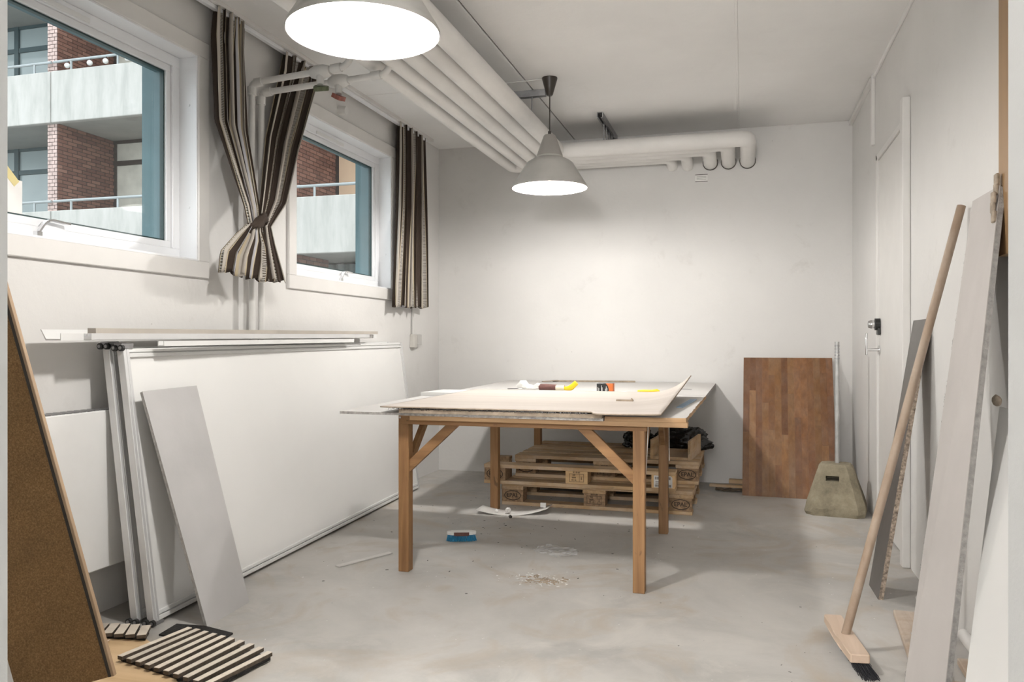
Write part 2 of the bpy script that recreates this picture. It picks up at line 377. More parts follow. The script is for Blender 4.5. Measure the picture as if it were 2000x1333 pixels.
def extrude_profile(bm, poly, a, b, side, up, mi=0):
    """poly of (s,u) swept from a to b"""
    a = V(a); b = V(b); s = V(side); u = V(up)
    A = [bm.verts.new(a+s*p[0]+u*p[1]) for p in poly]; Bv = [bm.verts.new(b+s*p[0]+u*p[1]) for p in poly]; n = len(poly)
    bm.faces.new(A[::-1]); bm.faces.new(Bv)
    for k in range(n): bm.faces.new((A[k], A[(k+1) % n], Bv[(k+1) % n], Bv[k]))
    return bm
class Quad:
    """bilinear slab: q00 q10 bottom, q01 q11 top; n = outward (front) normal"""
    def __init__(s, q00, q10, q01, q11):
        s.q = [V(q00), V(q10), V(q01), V(q11)]
        s.n = ((s.q[1]-s.q[0]).cross(s.q[2]-s.q[0])).normalized()
    def at(s, u, v, d=0):
        q = s.q; return q[0]*(1-u)*(1-v)+q[1]*u*(1-v)+q[2]*(1-u)*v+q[3]*u*v+s.n*d
    def slab(s, bm, u0, u1, v0, v1, d0, d1, mi=0, bev=0):
        P = [s.at(u0, v0, d0), s.at(u1, v0, d0), s.at(u1, v1, d0), s.at(u0, v1, d0), s.at(u0, v0, d1), s.at(u1, v0, d1), s.at(u1, v1, d1), s.at(u0, v1, d1)]
        t = bm if not bev else bmesh.new()
        add_hull8(t, P, mi)
        if bev: bmesh.ops.bevel(t, geom=list(t.edges), offset=bev, segments=1, affect='EDGES'); merge(bm, t, mi)
        return bm
def text_bm(s, size, M, extrude=.0004):
    cu = bpy.data.curves.new('t', 'FONT'); cu.body = s; cu.size = size; cu.extrude = extrude; cu.align_x = 'CENTER'; cu.align_y = 'CENTER'; cu.resolution_u = 2; cu.offset = size*.022
    o = bpy.data.objects.new('t', cu); COL.objects.link(o); dg = bpy.context.evaluated_depsgraph_get(); me = bpy.data.meshes.new_from_object(o.evaluated_get(dg))
    bm = bmesh.new(); bm.from_mesh(me); bm.transform(M); bpy.data.objects.remove(o); bpy.data.curves.remove(cu); bpy.data.meshes.remove(me); return bm
def copy_tree(o, parent=None):
    c = o.copy(); COL.objects.link(c)
    if parent is not None: c.parent = parent
    for ch in list(o.children): copy_tree(ch, c)
    return c
def solidify(o, t, off=-1):
    m = o.modifiers.new('thickness', 'SOLIDIFY'); m.thickness = t; m.offset = off
def boolean_cut(o, cutter_bm):
    me = bpy.data.meshes.new('c'); cutter_bm.to_mesh(me); cutter_bm.free(); c = bpy.data.objects.new('c', me); COL.objects.link(c)
    c.matrix_world = RM[o] if o in RM else Matrix.Identity(4)
    m = o.modifiers.new('cut', 'BOOLEAN'); m.operation = 'DIFFERENCE'; m.object = c; m.solver = 'EXACT'
    bpy.context.view_layer.update(); dg = bpy.context.evaluated_depsgraph_get(); me2 = bpy.data.meshes.new_from_object(o.evaluated_get(dg))
    o.modifiers.clear(); o.data = me2; bpy.data.objects.remove(c)

# ------------------------------------------------------------------ room shell
XL, XR, YB, YF, H = -2.388, 0.741, 6.13, 0.72, 2.612
W1 = (1.79, 3.177); W2 = (3.858, 5.257); WZ = (1.338, 2.42); CW = .075
b = B(); box(b, -2.9, 1.6, -2.7, 6.4, -.12, 0); struct('floor', b, FLOOR)
# left wall: inner leaf with two window openings, outer leaf clad in teal around the windows
def leaf(bm, x0, x1, grow_y, z0, z1):
    ys = [YF-.14, W1[0]+CW-grow_y, W1[1]-CW+grow_y, W2[0]+CW-grow_y, W2[1]-CW+grow_y, YB+.2]
    box(bm, x0, x1, ys[0], ys[5], -.12, z0); box(bm, x0, x1, ys[0], ys[5], z1, H+.15)
    box(bm, x0, x1, ys[0], ys[1], z0, z1); box(bm, x0, x1, ys[2], ys[3], z0, z1); box(bm, x0, x1, ys[4], ys[5], z0, z1)
b = B(); leaf(b, -2.50, XL, 0, WZ[0]+CW, WZ[1]-CW); wl = struct('wall_left', b, WALL)
b = B(); leaf(b, -2.615, -2.5001, -.075, WZ[0]+CW, WZ[1]-.02); obj('outer_cladding', b, TEAL, wl)
b = B(); box(b, -2.7, XR+.15, YB, YB+.2, -.12, H+.15); wb = struct('wall_back', b, WALLB)
# right wall with door recess
DY0, DY1, DZ = 4.15, 5.03, 2.10
b = B(); box(b, XR, XR+.15, YF-.14, DY0, -.12, H+.15); box(b, XR, XR+.15, DY1, YB+.2, -.12, H+.15); box(b, XR, XR+.15, DY0, DY1, DZ, H+.15); box(b, XR+.06, XR+.15, DY0, DY1, -.12, DZ)
wr = struct('wall_right', b, WALL)
b = B(); fy0 = YF-.14; box(b, -2.7, -.806, fy0, YF, -.12, H+.15); box(b, .2016, XR+.15, fy0, YF, -.12, H+.15); box(b, -.806, .2016, fy0, YF, 2.52, H+.15)
struct('wall_front', b, JAMB)
# ceiling slab with plasterboard sheets, gaps read as joints
b = B(); box(b, -2.7, XR+.15, YF-.14, YB+.2, H+.012, H+.16); ce = struct('ceiling', b, SEAM)
for (x0, x1, y0, y1) in ((XL, -1.263, YF, 4.648), (XL, -1.263, 4.654, YB-.006), (-1.257, -.039, YF, YB-.006), (-.031, XR-.004, YF, YB-.006)):
    bb = B(); box(bb, x0+.003, x1, y0, y1, H, H+.0119, .002); obj('ceiling_panel', bb, CEIL, ce)
b = B(); box(b, -.041, -.027, YF, YB-.006, H-.003, H+.0118, .002); struct('trim_6', b, CEIL)
# hall behind the camera
b = B(); box(b, -1.75, -1.6, -2.6, YF-.14, 0, H+.1); struct('wall_hall_left', b, JAMB)
b = B(); box(b, 1.2, 1.35, -2.6, YF-.14, 0, H+.1); struct('wall_hall_right', b, JAMB)
b = B(); box(b, -1.75, 1.35, -2.7, -2.6, 0, H+.1); struct('wall_hall_back', b, JAMB)
b = B(); box(b, -1.75, 1.35, -2.7, YF-.14, H+.0, H+.1); struct('ceiling_hall', b, CEIL)
# corner beads and small ceiling coves
b = B(); bar(b, (XL+.008, YB-.008, 0), (XL+.008, YB-.008, H), .016, .016); struct('trim_1', b, WALL)
b = B(); bar(b, (XR-.006, 0.75, H-.012), (XR-.006, 5.12, H-.012), .012, .024); struct('trim_2', b, CEIL)
b = B(); bar(b, (XR-.012, 5.14, H-.02), (XR-.012, YB, H-.02), .024, .03); struct('trim_3', b, TRIMW)
b = B(); bar(b, (XR-.010, 5.12, 2.20), (XR-.010, 5.12, H), .02, .03, up=(0, 1, 0)); struct('trim_4', b, TRIMW)

# ------------------------------------------------------------------ windows
def window(n, wy):
    y0, y1 = wy; z0, z1 = WZ
    def ring(bm, g0, g1, x0, x1, bev=.002):
        a0, a1, c0, c1 = y0+g0, y1-g0, z0+g0, z1-g0; i0, i1, k0, k1 = y0+g1, y1-g1, z0+g1, z1-g1
        box(bm, x0, x1, a0, a1, k1, c1, bev); box(bm, x0, x1, a0, a1, c0, k0, bev); box(bm, x0, x1, a0, i0, k0, k1, bev); box(bm, x0, x1, i1, a1, k0, k1, bev)
        return bm
    b = ring(B(), .0, CW, XL, XL+.018, .003); wn = struct('window_%d' % n, b, TRIMW)
    r = ring(B(), CW-.0, CW+.008, XL-.085, XL+.012, .001); obj('reveal_lining', r, WINW, wn)
    fr = ring(B(), CW+.0085, CW+.055, XL-.085-.03, XL-.078); fr_o = obj('window_frame', fr, WINW, wn)
    f2 = ring(B(), CW+.0555, CW+.085, XL-.112, XL-.088); obj('glazing_bead', f2, WINW, wn)
    f3 = ring(B(), CW+.0855, CW+.092, XL-.118, XL-.098, .0005); obj('gasket', f3, DKGREEN, wn)
    g = B(); box(g, XL-.110, XL-.104, y0+CW+.088, y1-CW-.088, z0+CW+.088, z1-CW-.088); obj('pane', g, GLASS, wn)
    tf = B(); box(tf, XL-.155, XL-.1125, y0+CW+.005, y1-CW-.005, z1-CW-.085, z1-CW-.002, .001); obj('outer_head', tf, TEAL, wn)
    # trickle vent on the head of the frame
    v = B(); yc = y1-.78; box(v, XL-.078, XL-.071, yc-.17, yc+.17, z1-CW-.050, z1-CW-.030, .002); obj('trickle_vent', v, RADW, wn)
    # curved chrome handle on the bottom of the frame
    yh = {1: 2.32, 2: 4.60}[n]; hx = XL-.070
    hb = B(); box(hb, hx-.012, hx+.012, yh-.012, yh+.012, z0+CW+.005, z0+CW+.035, .002)
    pts = bend([(hx, yh, z0+CW+.03), (hx+.006, yh+.035, z0+CW+.085), (hx+.012, yh+.13, z0+CW+.077)], .03, 6)
    for p, q in zip(pts, pts[1:]): bar(hb, p, q, .020, .007, up=(0, 0.01, 1), bev=0)
    obj('window_handle', hb, CHROME, wn)
    for zz in (z0+.32, z1-.3):
        s = B(); tube(s, [(XL-.03, y1-CW-.0085, zz), (XL-.03, y1-CW-.011, zz)], .007, 10); obj('screw_cap', s, WINW, wn)
    return wn
window(1, W1); window(2, W2)

# ------------------------------------------------------------------ door in right wall
b = B(); box(b, XR+.006, XR+.045, DY0+.012, DY1-.012, .006, DZ-.012, .002); dr = struct('door_1', b, plain('door_paint', (.74, .725, .70), .4, var=.02))
b = B(); box(b, XR-.004, XR+.055, DY1-.012, DY1+.022, 0, DZ+.022, .002); box(b, XR-.004, XR+.055, DY0-.0, DY1+.022, DZ-.010, DZ+.022, .002); obj('door_frame', b, TRIMW, dr)
b = B(); box(b, XR-.035, XR-.0005, DY0-.085, DY0-.020, 0, 2.18, .003); obj('door_casing', b, TRIMW, dr)
for z in (.25, 1.85):
    b = B(); tube(b, [(XR-.003, DY0+.006, z-.05), (XR-.003, DY0+.006, z+.05)], .008, 10); obj('hinge', b, STEEL, dr)
kz, ky = 1.145, 4.965
b = B(); prism(b, [(ky+.030*math.cos(a), kz+.034*math.sin(a)) for a in [i*PI/9 for i in range(18)]], 0, .028, M=Matrix(((0, 0, -1, XR+.005), (1, 0, 0, 0), (0, 1, 0, 0), (0, 0, 0, 1))))
box(b, XR-.012, XR+.005, ky-.03, ky+.02, kz-.06, kz-.02, .003); lk = obj('rim_lock', b, BLACK, dr)
b = B(); tube(b, [(XR-.022, ky, kz), (XR-.04, ky, kz), (XR-.058, ky, kz)], [.022, .026, .018], 14); obj('lock_knob', b, CHROME, lk, True)
b = B(); hy, hz = 4.975, 1.0
tube(b, [(XR+.004, hy, hz), (XR-.003, hy, hz)], .024, 16); tube(b, [(XR-.003, hy, hz), (XR-.062, hy, hz)], .009, 12); bar(b, (XR-.065, hy, hz-.03), (XR-.065, hy, hz+.095), .016, .012, up=(1, 0, 0)); obj('door_handle', b, CHROME, dr, True)

# ------------------------------------------------------------------ lamps
def pendant(loc, label):
    x, y, z = loc
    r = root('pendant_lamp', (x, y, z), label, 'lamp', 'two grey enamel pendant lamps')
    b = B(); prof = [(.2235, -.004), (.2245, .004), (.217, .018), (.1475, .128), (.142, .140), (.128, .152), (.100, .168), (.080, .176), (.078, .186)]
    lathe(b, loc, prof, 64); sh = obj('lamp_shade', b, SHADE, r, True)
    b = B(); prof2 = [(.2215, -.003), (.2140, .018), (.1445, .126), (.125, .148), (.078, .170), (.0, .174)]
    lathe(b, loc, prof2, 64); obj('shade_lining', b, SHADEIN, sh, True)
    b = B(); lathe(b, loc, [(.078, .180), (.0775, .190), (.037, .305), (.032, .312), (0, .313)], 40); obj('lamp_neck', b, plain('neck_enamel', (.30, .285, .265), .35, var=.05), r, True)
    b = B(); tube(b, [(x, y, z+.31), (x, y, z+.335)], .010, 12); obj('cord_grip', b, BROWNP, r)
    b = B(); tube(b, [(x, y, z+.33), (x+.001, y, H-.09)], .0035, 8); obj('cord', b, BROWNP, r, True)
    b = B(); lathe(b, (x, y, H), [(0, -.105), (.016, -.105), (.020, -.098), (.046, -.006), (.046, 0), (0, 0)], 28); obj('ceiling_rose', b, BROWNP, r, True)
    b = B(); lathe(b, (x, y, z+.085), [(0, -.045), (.025, -.040), (.042, -.018), (.045, .0), (.040, .020), (.022, .045), (.016, .08), (0, .08)], 24); obj('bulb', b, BULB, r, True)
    ld = bpy.data.lights.new('lamp_light', 'POINT'); ld.energy = LAMP_W; ld.color = LAMP_COL; ld.shadow_soft_size = .055
    lo = bpy.data.objects.new('lamp_light', ld); COL.objects.link(lo); lo.parent = r; lo.location = (0, 0, .025)
pendant((-1.073, 2.147, 1.958), 'large grey enamel pendant lamp nearest, cut off by the top edge, over the open floor')
pendant((-1.105, 4.640, 1.960), 'grey enamel pendant lamp hanging farther back, over the work table')

b = B(); tube(b, [(-1.15, 4.64, H-.004), (-1.60, 4.652, H-.004)], .0035, 6); single('ceiling_cable', b, PIPET, 'thin white cable on the ceiling running left from the rear lamp', 'cable')
# ------------------------------------------------------------------ heating pipes under the ceiling
PX = [-1.268, -1.384, -1.50, -1.617, -1.735]
PYB = [5.585, 5.700, 5.815, 5.93, 6.035]
PE = [.030, -.105, -.235, -.40, -.515]
PR = [.053, .050, .050, .043, .040]
pz = 2.405
pos_lab = ['outermost, nearest the room and longest along the back wall', 'second in from the outermost', 'middle one of the five', 'second from the window side', 'innermost, nearest the windows and shortest along the back wall']
for i in range(5):
    z = pz+.0
    pts = bend([(PX[i], .73, z), (PX[i], PYB[i], z), (PE[i], PYB[i], z), (PE[i], YB-.001 if i != 4 else YB-.001, z-.035 if i < 3 else z-.045)], .06, 6)
    b = B(); tube(b, pts, PR[i], 20)
    r = root('heating_pipe', (PX[i], .73, z), 'white lagged ceiling pipe, ' + pos_lab[i], 'pipe', 'lagged pipes under the ceiling')
    obj('lagging', b, PIPEW, r, True)
    e = B(); lathe(e, (0, 0, 0), [(PR[i]+.001, -.004), (PR[i]+.006, -.004), (PR[i]+.006, .004), (PR[i]+.001, .004)], 20)
    e.transform(Matrix.Translation((PE[i], YB-.008, z-.035)) @ Matrix.Rotation(PI/2, 4, 'X')); obj('wall_collar', e, SEAM if i < 3 else PIPEW, r)
def strut(a, bb, rods, label):
    r = root('pipe_hanger', (V(a)+V(bb))/2, label, 'pipe hanger', 'steel strut hangers holding the ceiling pipes')
    b = B(); up = (0, 0, 1); d = (V(bb)-V(a)).normalized(); s = d.cross(V(up))
    extrude_profile(b, [(-.02, 0), (-.02, -.04), (-.008, -.04), (-.008, -.036), (-.016, -.036), (-.016, -.004), (.016, -.004), (.016, -.036), (.008, -.036), (.008, -.04), (.02, -.04), (.02, 0)], a, bb, s, up)
    obj('strut_channel', b, STEEL, r)
    for (x, y) in rods:
        b = B(); tube(b, [(x, y, H-.02), (x, y, pz+.03)], .005, 8); obj('threaded_rod', b, STEEL, r)
strut((-1.80, 4.85, H), (-1.18, 4.85, H), [(x, 4.85) for x in PX], 'steel strut hanger running across the five pipes behind the lamp flex')
strut((-.94, 5.42, H), (-.94, 6.09, H), [(-.94, y) for y in PYB], 'steel strut hanger on the ceiling near the back wall, right of the lamp')

# thin vertical heating pipes with valves
def thin_pipe(y, z, xe, xv, hm, label, rz):
    r = root('riser_pipe', (XL+.06, y, .15), label, 'pipe', 'two thin heating risers between the windows')
    x0 = XL+.055; pts = bend([(x0, y, .0), (x0, y, z), (xe, y+.01, z+.035), (xe+.04, y+.012, z+.09)], .03, 5)
    b = B(); tube(b, pts, .0155, 14); obj('pipe', b, PIPET, r, True)
    b = B(); tube(b, [(x0, y, z-.06), (x0, y, z-.02)], .022, 14); tube(b, [(x0+.02, y, z), (x0+.06, y, z+.003)], .022, 14); obj('elbow_fitting', b, PIPET, r, True)
    b = B(); tube(b, [(xe-.07, y+.01, z+.032), (xe-.02, y+.01, z+.036)], .022, 14); obj('coupling', b, PIPET, r, True)
    zz = z+.02
    b = B(); tube(b, [(xv-.05, y, zz-.004), (xv-.02, y, zz), (xv+.02, y, zz), (xv+.05, y, zz+.004)], [.022, .034, .034, .022], 14); tube(b, [(xv, y, zz), (xv+.01, y-.02, zz-.07)], [.022, .015], 12)
    va = obj('valve', b, PIPET, r, True)
    b = B(); c = V((xv+.01, y-.02, zz-.085)); A = Matrix.Translation(c) @ Matrix.Rotation(rz, 4, 'Z') @ Matrix.Rotation(.5, 4, 'X')
    poly = []
    for k in range(24):
        a = 2*PI*k/24; rad = .034+.007*math.cos(3*a); poly.append((rad*math.cos(a), rad*.8*math.sin(a)))
    prism(b, poly, -.010, .010, M=A); obj('valve_handle', b, hm, va, label=None)
thin_pipe(3.455, 2.325, -1.83, -1.955, GREEN, 'thin white heating pipe nearer the front window, with a green valve handle', .3)
thin_pipe(3.535, 2.300, -1.66, -1.90, RED, 'thin white heating pipe beside the rear window, with a red valve handle', 1.2)

# ------------------------------------------------------------------ curtain track and curtains
tk = root('curtain_track', (XL+.05, 3.5, 2.58), 'white curtain track along the ceiling above both windows', 'curtain track')
b = B(); box(b, XL+.04, XL+.066, 2.85, 5.72, 2.572, 2.590, .002); obj('rail', b, WINW, tk)
b = B(); box(b, XL+.012, XL+.085, 2.80, 5.80, 2.5905, H-.0005, .001); obj('backing_board', b, TRIMW, tk)
def curtain(name, rows, n, width, label, nu=160, nv=70, phase=0):
    """rows: list of (v, A, B, amp)"""
    r = root(name, (rows[-1][1][0], (rows[-1][1][1]+rows[-1][2][1])/2, rows[-1][1][2]), label, 'curtain', 'striped curtains along the windows')
    b = B(); uvl = b.loops.layers.uv.new('UVMap'); grid = []
    rnd = [random.uniform(-.6, .6) for _ in range(40)]
    for j in range(nv+1):
        v = j/nv
        for k in range(len(rows)-1):
            if rows[k][0] <= v <= rows[k+1][0]+1e-9: break
        t = (v-rows[k][0])/(rows[k+1][0]-rows[k][0]); t = t*t*(3-2*t) if rows[k][4] else t
        A = V(rows[k][1]).lerp(V(rows[k+1][1]), t); Bq = V(rows[k][2]).lerp(V(rows[k+1][2]), t); amp = rows[k][3]*(1-t)+rows[k+1][3]*t
        d = (Bq-A); dn = d.normalized(); nrm = V((1, 0, 0)); row = []
        for i in range(nu+1):
            u = i/nu; ph = 2*PI*n*u+phase+rnd[int(u*n) % 40]*.5+.5*math.sin(v*3+u*5)
            p = A+d*u+nrm*(amp*math.sin(ph)+amp*.3*math.sin(ph*2.3+1))+dn*(amp*.55*math.sin(2*ph+.6))
            if v < .03: p.z += .004*math.sin(ph*2)
            p.x = max(p.x, XL+.012)
            if v > .985: p.z += .008*math.sin(ph*1.7+2)
            row.append(b.verts.new(p))
        grid.append(row)
    for j in range(nv):
        for i in range(nu):
            f = b.faces.new((grid[j][i], grid[j][i+1], grid[j+1][i+1], grid[j+1][i]))
            for l, (uu, vv) in zip(f.loops, ((i, j), (i+1, j), (i+1, j+1), (i, j+1))): l[uvl].uv = (uu/nu*width, vv/nv*1.2)
    o = obj('cloth', b, CLOTH, r, True); solidify(o, .0022, 0); return r
cx = XL+.062
c1 = curtain('curtain', [(0, (cx, 3.16, 2.59), (cx, 3.39, 2.59), .022, 0), (.12, (cx, 3.15, 2.46), (cx, 3.38, 2.46), .026, 0), (.45, (cx+.03, 3.13, 2.06), (cx+.02, 3.365, 2.06), .022, 0), (.78, (cx+.11, 3.235, 1.68), (cx+.11, 3.325, 1.68), .014, 1), (.83, (cx+.12, 3.25, 1.60), (cx+.12, 3.315, 1.60), .012, 1), (.885, (cx+.12, 3.155, 1.545), (cx+.14, 3.33, 1.50), .020, 1), (.95, (cx+.12, 3.035, 1.455), (cx+.14, 3.345, 1.415), .026, 0), (1, (cx+.10, 3.04, 1.365), (cx+.13, 3.345, 1.335), .024, 0)], 5, 1.30,
        'striped brown and cream curtain beside the front window, knotted and flaring at its foot', phase=.5)
c2 = curtain('curtain', [(0, (cx, 3.74, 2.58), (cx, 4.09, 2.58), .022, 0), (.10, (cx, 3.72, 2.47), (cx, 4.03, 2.47), .028, 0), (.45, (cx+.03, 3.54, 2.08), (cx+.02, 3.82, 2.08), .024, 0), (.74, (cx+.12, 3.35, 1.74), (cx+.12, 3.55, 1.74), .016, 0), (.84, (cx+.13, 3.31, 1.60), (cx+.13, 3.40, 1.60), .011, 1), (.9, (cx+.13, 3.31, 1.52), (cx+.13, 3.43, 1.52), .014, 1), (1, (cx+.13, 3.31, 1.345), (cx+.12, 3.53, 1.345), .022, 0)], 4, 1.1,
        'striped brown curtain pulled aside from the rear window into the shared knot', phase=2)
c3 = curtain('curtain', [(0, (cx, 5.19, 2.59), (cx, 5.66, 2.59), .024, 0), (.15, (cx, 5.19, 2.4), (cx, 5.66, 2.4), .028, 0), (.5, (cx+.01, 5.16, 2.0), (cx+.0, 5.66, 2.0), .026, 0), (1, (cx+.02, 5.06, 1.29), (cx+.01, 5.64, 1.30), .030, 0)], 5, 1.3,
        'striped curtain hanging straight at the far end, near the back corner', phase=1.2)
# the knot: a twist of the first curtain's cloth
b = B(); uvl = b.loops.layers.uv.new('UVMap'); kc = V((cx+.125, 3.30, 1.60)); NU, NV = 36, 14; g = []
for i in range(NU):
    a = 2*PI*i/NU; row = []
    for j in range(NV):
        c = 2*PI*j/NV; rr = .015+.005*math.sin(3*c+4*a); R1 = .034
        p = kc+V(((R1*.9+rr*math.cos(c))*math.cos(a), (R1*1.35+rr*math.cos(c))*math.sin(a), rr*1.7*math.sin(c)+.030*math.sin(a+.7)))
        row.append(b.verts.new(p))
    g.append(row)
for i in range(NU):
    for j in range(NV):
        f = b.faces.new((g[i][j], g[(i+1) % NU][j], g[(i+1) % NU][(j+1) % NV], g[i][(j+1) % NV]))
        for l, (ii, jj) in zip(f.loops, ((i, j), (i+1, j), (i+1, j+1), (i, j+1))): l[uvl].uv = (.14+jj/NV*.16, ii/NU*.35)
obj('knot', b, CLOTH, c1, True)

# ------------------------------------------------------------------ socket on left wall near the corner, label on the back wall
sk = root('wall_socket', (XL, 5.58, 1.03), 'small cream wall socket with a cable below the far curtain', 'socket')
b = B(); box(b, XL, XL+.035, 5.535, 5.60, 1.00, 1.10, .003); obj('socket_box', b, plain('cream_socket', (.58, .56, .52), .5), sk)
b = B(); box(b, XL+.0, XL+.045, 5.60, 5.66, 1.02, 1.10, .003); obj('plug', b, plain('grey_plug', (.55, .54, .52), .5), sk)
b = B(); tube(b, [(XL+.012, 5.545, 1.10), (XL+.012, 5.545, 1.34)], .004, 6); obj('cable', b, plain('grey_cable', (.35, .34, .33), .5), sk)
st = root('wall_label', (-.30, YB, 2.27), 'small white label with dark rules stuck on the back wall below the pipe ends', 'label')
b = B(); box(b, -.345, -.255, YB-.002, YB, 2.235, 2.290); obj('paper', b, PAPER, st)
b = B(); box(b, -.345, -.255, YB-.0028, YB-.002, 2.286, 2.290); box(b, -.345, -.255, YB-.0028, YB-.002, 2.235, 2.239)
for zz in (2.252, 2.262, 2.272): box(b, -.335, -.265, YB-.0026, YB-.002, zz, zz+.0015)
obj('print', b, INK, st)
dc = root('detector_stub', (XL, 4.45, 2.47), 'small round cream pipe stub on the wall above the rear window', 'pipe stub')
b = B(); tube(b, [(XL, 4.45, 2.47), (XL+.05, 4.45, 2.465)], [.028, .024], 14); obj('stub', b, PIPET, dc, True)

# ------------------------------------------------------------------ radiator
rd = root('panel_radiator', (-2.34, 2.2, .2), 'flat white panel radiator on the wall below the front window', 'radiator')
b = B(); box(b, -2.335, -2.300, 1.25, 3.15, .198, .790, .004); obj('front_panel', b, RADW, rd)
b = B(); box(b, XL+.004, -2.336, 1.27, 3.13, .21, .780, .002); obj('back_panel', b, RADW, rd)
b = B()
for k in range(60): y = 1.28+k*.031; box(b, -2.372, -2.304, y, y+.018, .7905, .794)
o = obj('top_grille', b, STEEL, rd)

# ------------------------------------------------------------------ white sliding door panels on the left wall
def door_panel(q, label, rollers=True):
    r = root('sliding_door_panel', ((q.q[0]+q.q[1])/2), label, 'door panel', 'white sliding door panels leaning on the wall')
    W = (q.q[1]-q.q[0]).length; Hh = (q.q[2]-q.q[0]).length; su = .032/W; sv = .034/Hh; t = .030
    b = B(); q.slab(b, su, 1-su, sv, 1-sv, -t*.75, -t*.35); obj('board', b, PANELW, r)
    for (u0, u1, v0, v1, nm) in ((0, su, .0, 1, 'stile'), (1-su, 1, .0, 1, 'stile'), (su, 1-su, 0, sv, 'bottom_rail'), (su, 1-su, 1-sv, 1, 'top_rail')):
        b = B()
        if nm == 'stile':
            um = (u0+u1)/2; q.slab(b, u0, u0+(u1-u0)*.44, v0, v1, -t, 0, bev=.0015); q.slab(b, u0+(u1-u0)*.56, u1, v0, v1, -t, 0, bev=.0015); q.slab(b, u0+(u1-u0)*.40, u0+(u1-u0)*.6, v0, v1, -t, -.003)
        else:
            d = (v1-v0); q.slab(b, u0, u1, v0, v0+d*.45, -t, 0, bev=.0015); q.slab(b, u0, u1, v0+d*.58, v1, -t, -.003, bev=.0015); q.slab(b, u0, u1, v0+d*.4, v0+d*.62, -t, -.012)
        obj(nm, b, ALU if nm == 'stile' else ALUW, r)
    for v in (.0, 1.0):
        b = B(); s = 1 if v else -1
        ro = B(); p0 = q.at(0, v, -t*.5)
        box(b, p0.x-.018, p0.x+.018, p0.y-.010, p0.y+.05, p0.z+.001 if v else .001, p0.z+.022 if v else .014, .002)
        car = obj('roller_carriage', b, STEEL, r)
        for dx in (-.014, .016):
            c = V((p0.x+dx, p0.y-.016, (p0.z+.004) if v else .014)); wb_ = B(); tube(wb_, [c, c+V((0, .012, 0))], .012, 14); tube(wb_, [c+V((0, -.003, 0)), c+V((0, .0, 0))], .0065, 10, mi=1); obj('wheel', wb_, [RUBBER, STEEL], car)
    return r
door_panel(Quad((-2.080, 2.470, .014), (-2.205, 5.290, .014), (-2.222, 2.475, 1.022), (-2.312, 5.225, 1.04)), 'white sliding door panel in aluminium frame, the front one of two leaning under the windows')
door_panel(Quad((-2.150, 2.466, .014), (-2.262, 5.14, .014), (-2.282, 2.47, 1.028), (-2.352, 5.10, 1.045)), 'white sliding door panel in aluminium frame, behind the front panel and showing only its edge')
# loose rails lying on top of the panels
def rail(name, poly, a, bb, mat, label, cat, group=None):
    d = (V(bb)-V(a)).normalized(); s = V((1, 0, 0)); b = B(); extrude_profile(b, poly, a, bb, s, V((0, 0, 1)))
    return single(name, b, mat, label, cat, group)
t_ = .0025
rail('ceiling_track', [(-.085, .038), (-.085+.004, .038), (-.060, .006), (0, .004), (.0, .024), (.003, .024), (.003, .0), (-.062, .0)], (-2.235, 2.20, 1.052), (-2.27, 4.72, 1.068), ALUW, 'wide white sliding door track lying on the door panels, jutting out farthest left', 'rail', 'loose rails on the door panels')
rail('aluminium_rail', [(0, 0), (.034, 0), (.034, .022), (.031, .022), (.031, .012), (.018, .012), (.018, .022), (.015, .022), (.015, .012), (.003, .012), (.003, .022), (0, .022)], (-2.234, 2.30, 1.0545), (-2.268, 4.55, 1.0705), ALU, 'grey grooved aluminium rail lying under the beige strip on the door panels', 'rail', 'loose rails on the door panels')
rail('wooden_strip', [(0, 0), (.036, 0), (.036, .018), (0, .018)], (-2.236, 2.32, 1.0775), (-2.27, 4.67, 1.0935), plain('beige_strip', (.46, .42, .37), .8), 'long beige wooden strip lying topmost on the rails', 'strip')
rail('aluminium_rail', [(0, 0), (.030, 0), (.030, .020), (.026, .020), (.026, .005), (.004, .005), (.004, .020), (0, .020)], (-2.190, 2.62, 1.030), (-2.266, 4.35, 1.043), ALUW, 'white channel rail lying along the front edge of the door panels, lowest of the rails', 'rail', 'loose rails on the door panels')

# grey plasterboard offcut on the panels
q = Quad((-1.892, 2.523, 0), (-1.907, 2.807, 0), (-2.158, 2.500, .862), (-2.172, 2.828, .866))
gp = root('plasterboard_offcut', (-1.9, 2.66, 0), 'grey plasterboard offcut leaning on the front white door panel', 'board')
b = B(); q.slab(b, 0, 1, 0, 1, -.002, 0); obj('face_paper', b, GYPG, gp)
b = B(); q.slab(b, .003, .997, .002, .998, -.0125, -.0021); obj('gypsum_core', b, GYPE, gp)

# brown hardboard-backed plank at the left, leaning on the wall
pl = root('brown_board', (-1.9, 1.88, 0), 'long brown hardboard-faced board leaning left, nearest the left edge', 'board')
u = V((-.954, -.300, 0)).normalized(); up = V((0, 0, 1)); a = .2672; nrm = up.cross(u).normalized()
wd, L = .285, 1.50
along = (up*math.cos(a)+u*math.sin(a)); across = (u*math.cos(a)-up*math.sin(a))
p0 = V((-1.760, 1.930, 0))+up*(wd*math.sin(a))
Mp = Matrix(((across.x, along.x, nrm.x, p0.x), (across.y, along.y, nrm.y, p0.y), (across.z, along.z, nrm.z, p0.z), (0, 0, 0, 1)))
if (Mp.to_3x3() @ V((0, 0, 1))).y > 0: pass
b = B(); box(b, 0.012, wd, 0, L, -.003, .003, 0, M=Mp @ Matrix.Translation((0, 0, 0))); obj('hardboard_face', b, MDF, pl)
b = B(); box(b, .0092, .019, 0, L, -.0062, .0062, .001, M=Mp); obj('gap_shade_strip', b, BROWNP, pl)  # solid dark strip that draws the shadow gap beside the edge batten
